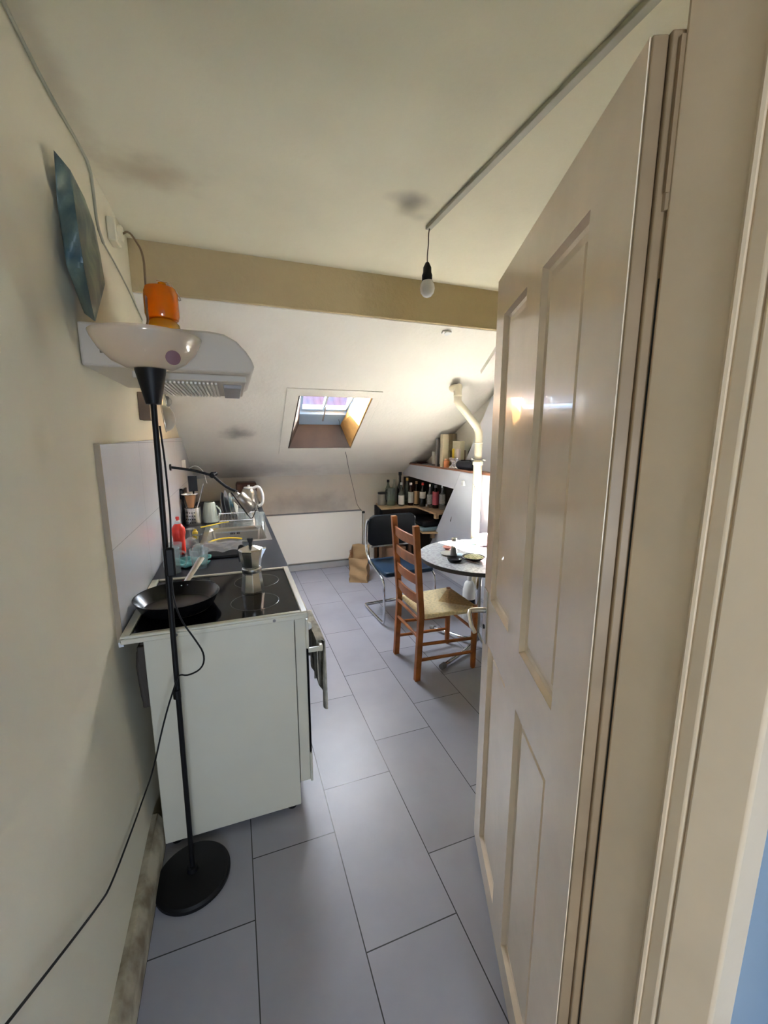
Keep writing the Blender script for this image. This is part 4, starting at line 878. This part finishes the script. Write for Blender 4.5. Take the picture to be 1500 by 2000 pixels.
for k, z in enumerate((.945, .815, .685, .555)):
    b = B(); xz = 1.075-.045*(z-.45)/.595
    b.grid(lambda i, j: Vector((xz-.020*math.sin(PI*i)-.004*(j-.5), CY0+.015+(CY1-CY0-.03)*i, z-.032+.062*j+.006*math.sin(PI*i)*j)), 16, 3)
    b.obj('slat', m_wood, t, solid=.013, bevel=.002)
for (a, c) in (((1.06, CY0, .25), (CX1, CY0+.01, .22)), ((1.06, CY1, .25), (CX1, CY1+.01, .22)), ((1.06, CY0, .14), (CX1, CY0+.01, .12)), ((1.06, CY1, .14), (CX1, CY1+.01, .12)), ((1.062, CY0, .30), (1.062, CY1, .30)), ((CX1, CY0, .28), (CX1, CY1, .28)), ((1.062, CY0, .425), (1.062, CY1, .425)), ((CX1, CY0, .425), (CX1, CY1, .425))):
    B().cyl(a, c, .011).obj('stretcher', m_wood, t)
# rush seat: four woven triangles meeting at the centre, rounded over the rails
sx0, sx1, sy0, sy1 = 1.095, 1.500, CY0-.022, CY1+.032; cz = .452
cen = Vector(((sx0+sx1)/2, (sy0+sy1)/2, cz-.008))
st = [Vector((sx0, sy0+.03, cz)), Vector((sx1, sy0, cz)), Vector((sx1, sy1, cz)), Vector((sx0, sy1-.03, cz))]
for i in range(4):
    A_, C_ = st[i], st[(i+1) % 4]; n_ = ((A_+C_)/2-cen); n_.z = 0; n_.normalize()
    b = B()
    def tri(u, v, A_=A_, C_=C_, n_=n_):
        e = A_.lerp(C_, u); 
        if v <= .8: p = cen.lerp(e, v/.8)
        else: k = (v-.8)/.2; p = e+n_*.008*math.sin(k*PI)+Vector((0, 0, -.030*k))
        return p+Vector((0, 0, .0012*math.sin((v*60) if v < .8 else 0)))
    b.grid(tri, 12, 24); b.obj('rush_weave', (m_rush, m_rushshade, m_rush, m_rush)[i], t)
b = B(); b.box(sx0+.01, sx1-.01, sy0+.02, sy1-.02, cz-.030, cz-.012); b.obj('seat_core', m_rush, t)

# ================================================================ ROUND TABLE
TX, TY, TR_ = 1.66, 2.49, .445; TZ = .74
t = thing('round_table', 'round speckled grey bistro table with dark rim behind the door edge', 'table', (TX, TY, 0))
B().lathe([(TR_-.003, 0), (TR_, .002), (TR_, .003), (0, .0035)], (TX, TY, TZ-.004), 72).obj('tabletop', m_table, t)
B().lathe([(TR_-.01, 0), (TR_+.001, .002), (TR_+.001, .024), (0, .025)], (TX, TY, TZ-.030), 72).obj('rim', m_tedge, t)
B().cyl((TX, TY, .06), (TX, TY, TZ-.032), .022).obj('column', m_chrome, t)
B().cyl((TX, TY, TZ-.05), (TX, TY, TZ-.031), .12).obj('top_mount', m_black, t)
for a in (205, 115, 25, -65):
    ar = math.radians(a); e = Vector((math.cos(ar), math.sin(ar), 0)); c = Vector((TX, TY, 0))
    b = B(); b.tube([c+Vector((0, 0, .14)), c+e*.04+Vector((0, 0, .07)), c+e*.10+Vector((0, 0, .035)), c+e*.42+Vector((0, 0, .022))], .014, 10, 2); lg = b.obj('leg', m_chrome, t)
    b = B(); b.cyl(c+e*.40+Vector((0, 0, .023)), c+e*.44+Vector((0, 0, .021)), .020); b.obj('rubber_foot', m_greyc, lg)
T = lambda u, v: P(u, v, 2, TZ)
def T3(u, v): p = T(u, v); return (p.x, p.y, TZ+.0005)
c_ = T3(886, 1088)
t = thing('pepper_mill', 'tall grey glass mill standing on the round table', 'mill', c_)
B().lathe([(.024, 0), (.026, .004), (.024, .03), (.018, .08), (.020, .115), (.018, .12)], c_, 24).obj('body', glass('smoky glass', (.5, .5, .5), .6, (.25, .24, .23)), t); B().lathe([(.020, .12), (.021, .138), (.010, .144), (0, .145)], c_, 20).obj('cap', m_steel, t)
c_ = T3(888, 1096); 
b = B(); b.lathe([(.030, 0), (.045, .004), (.055, .022), (.053, .022), (.042, .007), (0, .006)], c_, 28); tag(b.obj('ashtray', m_blackm), 'dark shallow ashtray in front of the mill', 'ashtray')
c_ = T3(876, 1083); b = B(); b.lathe([(.03, 0), (.05, .003), (.062, .010), (.060, .011), (.03, .005), (0, .005)], c_, 28); tag(b.obj('saucer', m_plate), 'grey saucer left of the mill on the table', 'saucer')
c_ = T3(874, 1073); t = thing('snack_bowl', 'small reddish bowl behind the saucer', 'bowl', c_)
B().lathe([(.018, 0), (.020, .006), (.040, .020), (.038, .021), (.02, .012), (0, .012)], c_, 24).obj('bowl', mat('salmon glaze', (.62, .26, .20), .4), t)
c_ = T3(925, 1094); t = thing('salad_bowl', 'dark bowl of chopped green and cream food at the door edge', 'bowl', c_)
B().lathe([(.04, 0), (.05, .004), (.078, .028), (.075, .028), (.04, .008), (0, .007)], c_, 32).obj('bowl', m_blackm, t); B().lathe([(.070, .022), (.05, .030), (.02, .033), (0, .034)], c_, 24, cap=False).obj('food', m_herb, t)
c_ = T3(898, 1086); b = B(); b.lathe([(.02, 0), (.032, .006), (.032, .012), (0, .022)], c_, 24); tag(b.obj('plastic_dome', mat('pale blue lid', (.5, .66, .78), .3)), 'pale blue dome lid right of the mill', 'lid')
b = B(); p0 = Vector(T3(902, 1094)); p1 = Vector(T3(935, 1103)); b.tube([p0+Vector((0, 0, .012)), p1+Vector((0, 0, .006))], [.004, .003], 8); b.sphere(p0+Vector((-.018, -.012, .012)), .012, (1, 1, .4)); tag(b.obj('spoon', m_steel), 'steel spoon lying before the dark bowl', 'spoon')
b = B(); c0 = Vector(T3(945, 1066)); b.grid(lambda i, j: c0+Vector((.075*math.sin(PI*j)*math.cos(2*PI*i)*(1+.12*math.sin(i*30)), .065*math.sin(PI*j)*math.sin(2*PI*i)*(1+.1*math.sin(i*24+j*9)), .05-.05*math.cos(PI*j)+.006*math.sin(i*20)*math.sin(PI*j))), 28, 12); tag(b.obj('bread_bag', m_bagp), 'white plastic bag with pink print at the back of the table', 'bag')
b = B(); c0 = Vector(T3(924, 1063)); b.grid(lambda i, j: c0+Vector((.042*math.sin(PI*j)*math.cos(2*PI*i), .035*math.sin(PI*j)*math.sin(2*PI*i)*(1+.1*math.sin(i*24)), .022-.022*math.cos(PI*j))), 20, 10); tag(b.obj('mint_pouch', m_mint), 'small mint green pouch left of the plastic bag', 'pouch')
bx(0, .14, 0, .10, 0, .0015, 'paper_sheet', m_whitep, None); o = bpy.data.objects['paper_sheet']; o.location = (T(862, 1064).x+.06, T(862, 1064).y-.02, TZ+.0005); tag(o, 'white sheet of paper flat on the far side of the table', 'paper')
# bottle and box under the table
b = B(); c_ = P(907, 1175, 0, 1.86); t = thing('detergent_bottle', 'white plastic bottle with black label standing under the table', 'bottle', (1.86, 2.90, 0))
B().lathe([(.05, 0), (.055, .01), (.055, .30), (.04, .36), (.02, .38), (.02, .42), (0, .42)], (1.84, 2.90, 0), 24).obj('body', m_whitep, t); B().lathe([(.056, .13), (.0565, .131), (.0565, .22), (.056, .221)], (1.84, 2.90, 0), 24, cap=False).obj('label', m_black, t)

# ================================================================ PAPER BAG
t = thing('grocery_bag', 'brown paper grocery bag standing open beside the radiator', 'bag', (1.25, 4.28, 0))
M = TR((1.275, 4.30, 0), math.radians(-24))
b = B(M)
def bagw(i, j):
    per = [(-.10, -.13), (.10, -.13), (.10, .13), (-.10, .13)]
    g = i*4; k = int(g) % 4; f = g-int(g); p = Vector(per[k]).lerp(Vector(per[(k+1) % 4]), f)
    s = 1-.06*math.sin(PI*j)+.03*j; z = j*(.325+.36*p.y+.004*math.sin(i*2*PI*3+1)+.005*math.sin(i*31))
    return Vector((p.x*s+.006*math.sin(j*14+i*9), p.y*s+.006*math.sin(j*11+i*17), z))
b.grid(bagw, 40, 16); b.box(-.098, .098, -.128, .128, .001, .004); b.obj('body', m_paper, t, solid=.0015, smooth=False)
b = B(M); b.box(-.1055, -.1035, -.07, .03, .15, .27); b.obj('print', m_paperd, t)
b = B(M); b.tube([(-.09, -.05, .28), (-.104, -.05, .34), (-.104, .02, .34), (-.09, .02, .28)], .003, 6, 1); b.obj('handle', m_paperd, t)

for o in bpy.data.objects:
    if o.parent is None and 'label' in o:
        n = o.name.split('.')[0]
        g = {'plate': 'plates in the dish rack', 'tumbler': 'clear glasses on the worktop', 'stemmed_glass': 'stemmed glasses on the worktop', 'base_cabinet': 'white base cabinets under the worktop', 'carton': 'cartons on the ledge', 'card_box': 'brown boxes on the ledge', 'sieve': 'strainers on the left wall', 'storage_jar': 'coloured glass jars on the hood'}.get(n)
        if g: o['group'] = g
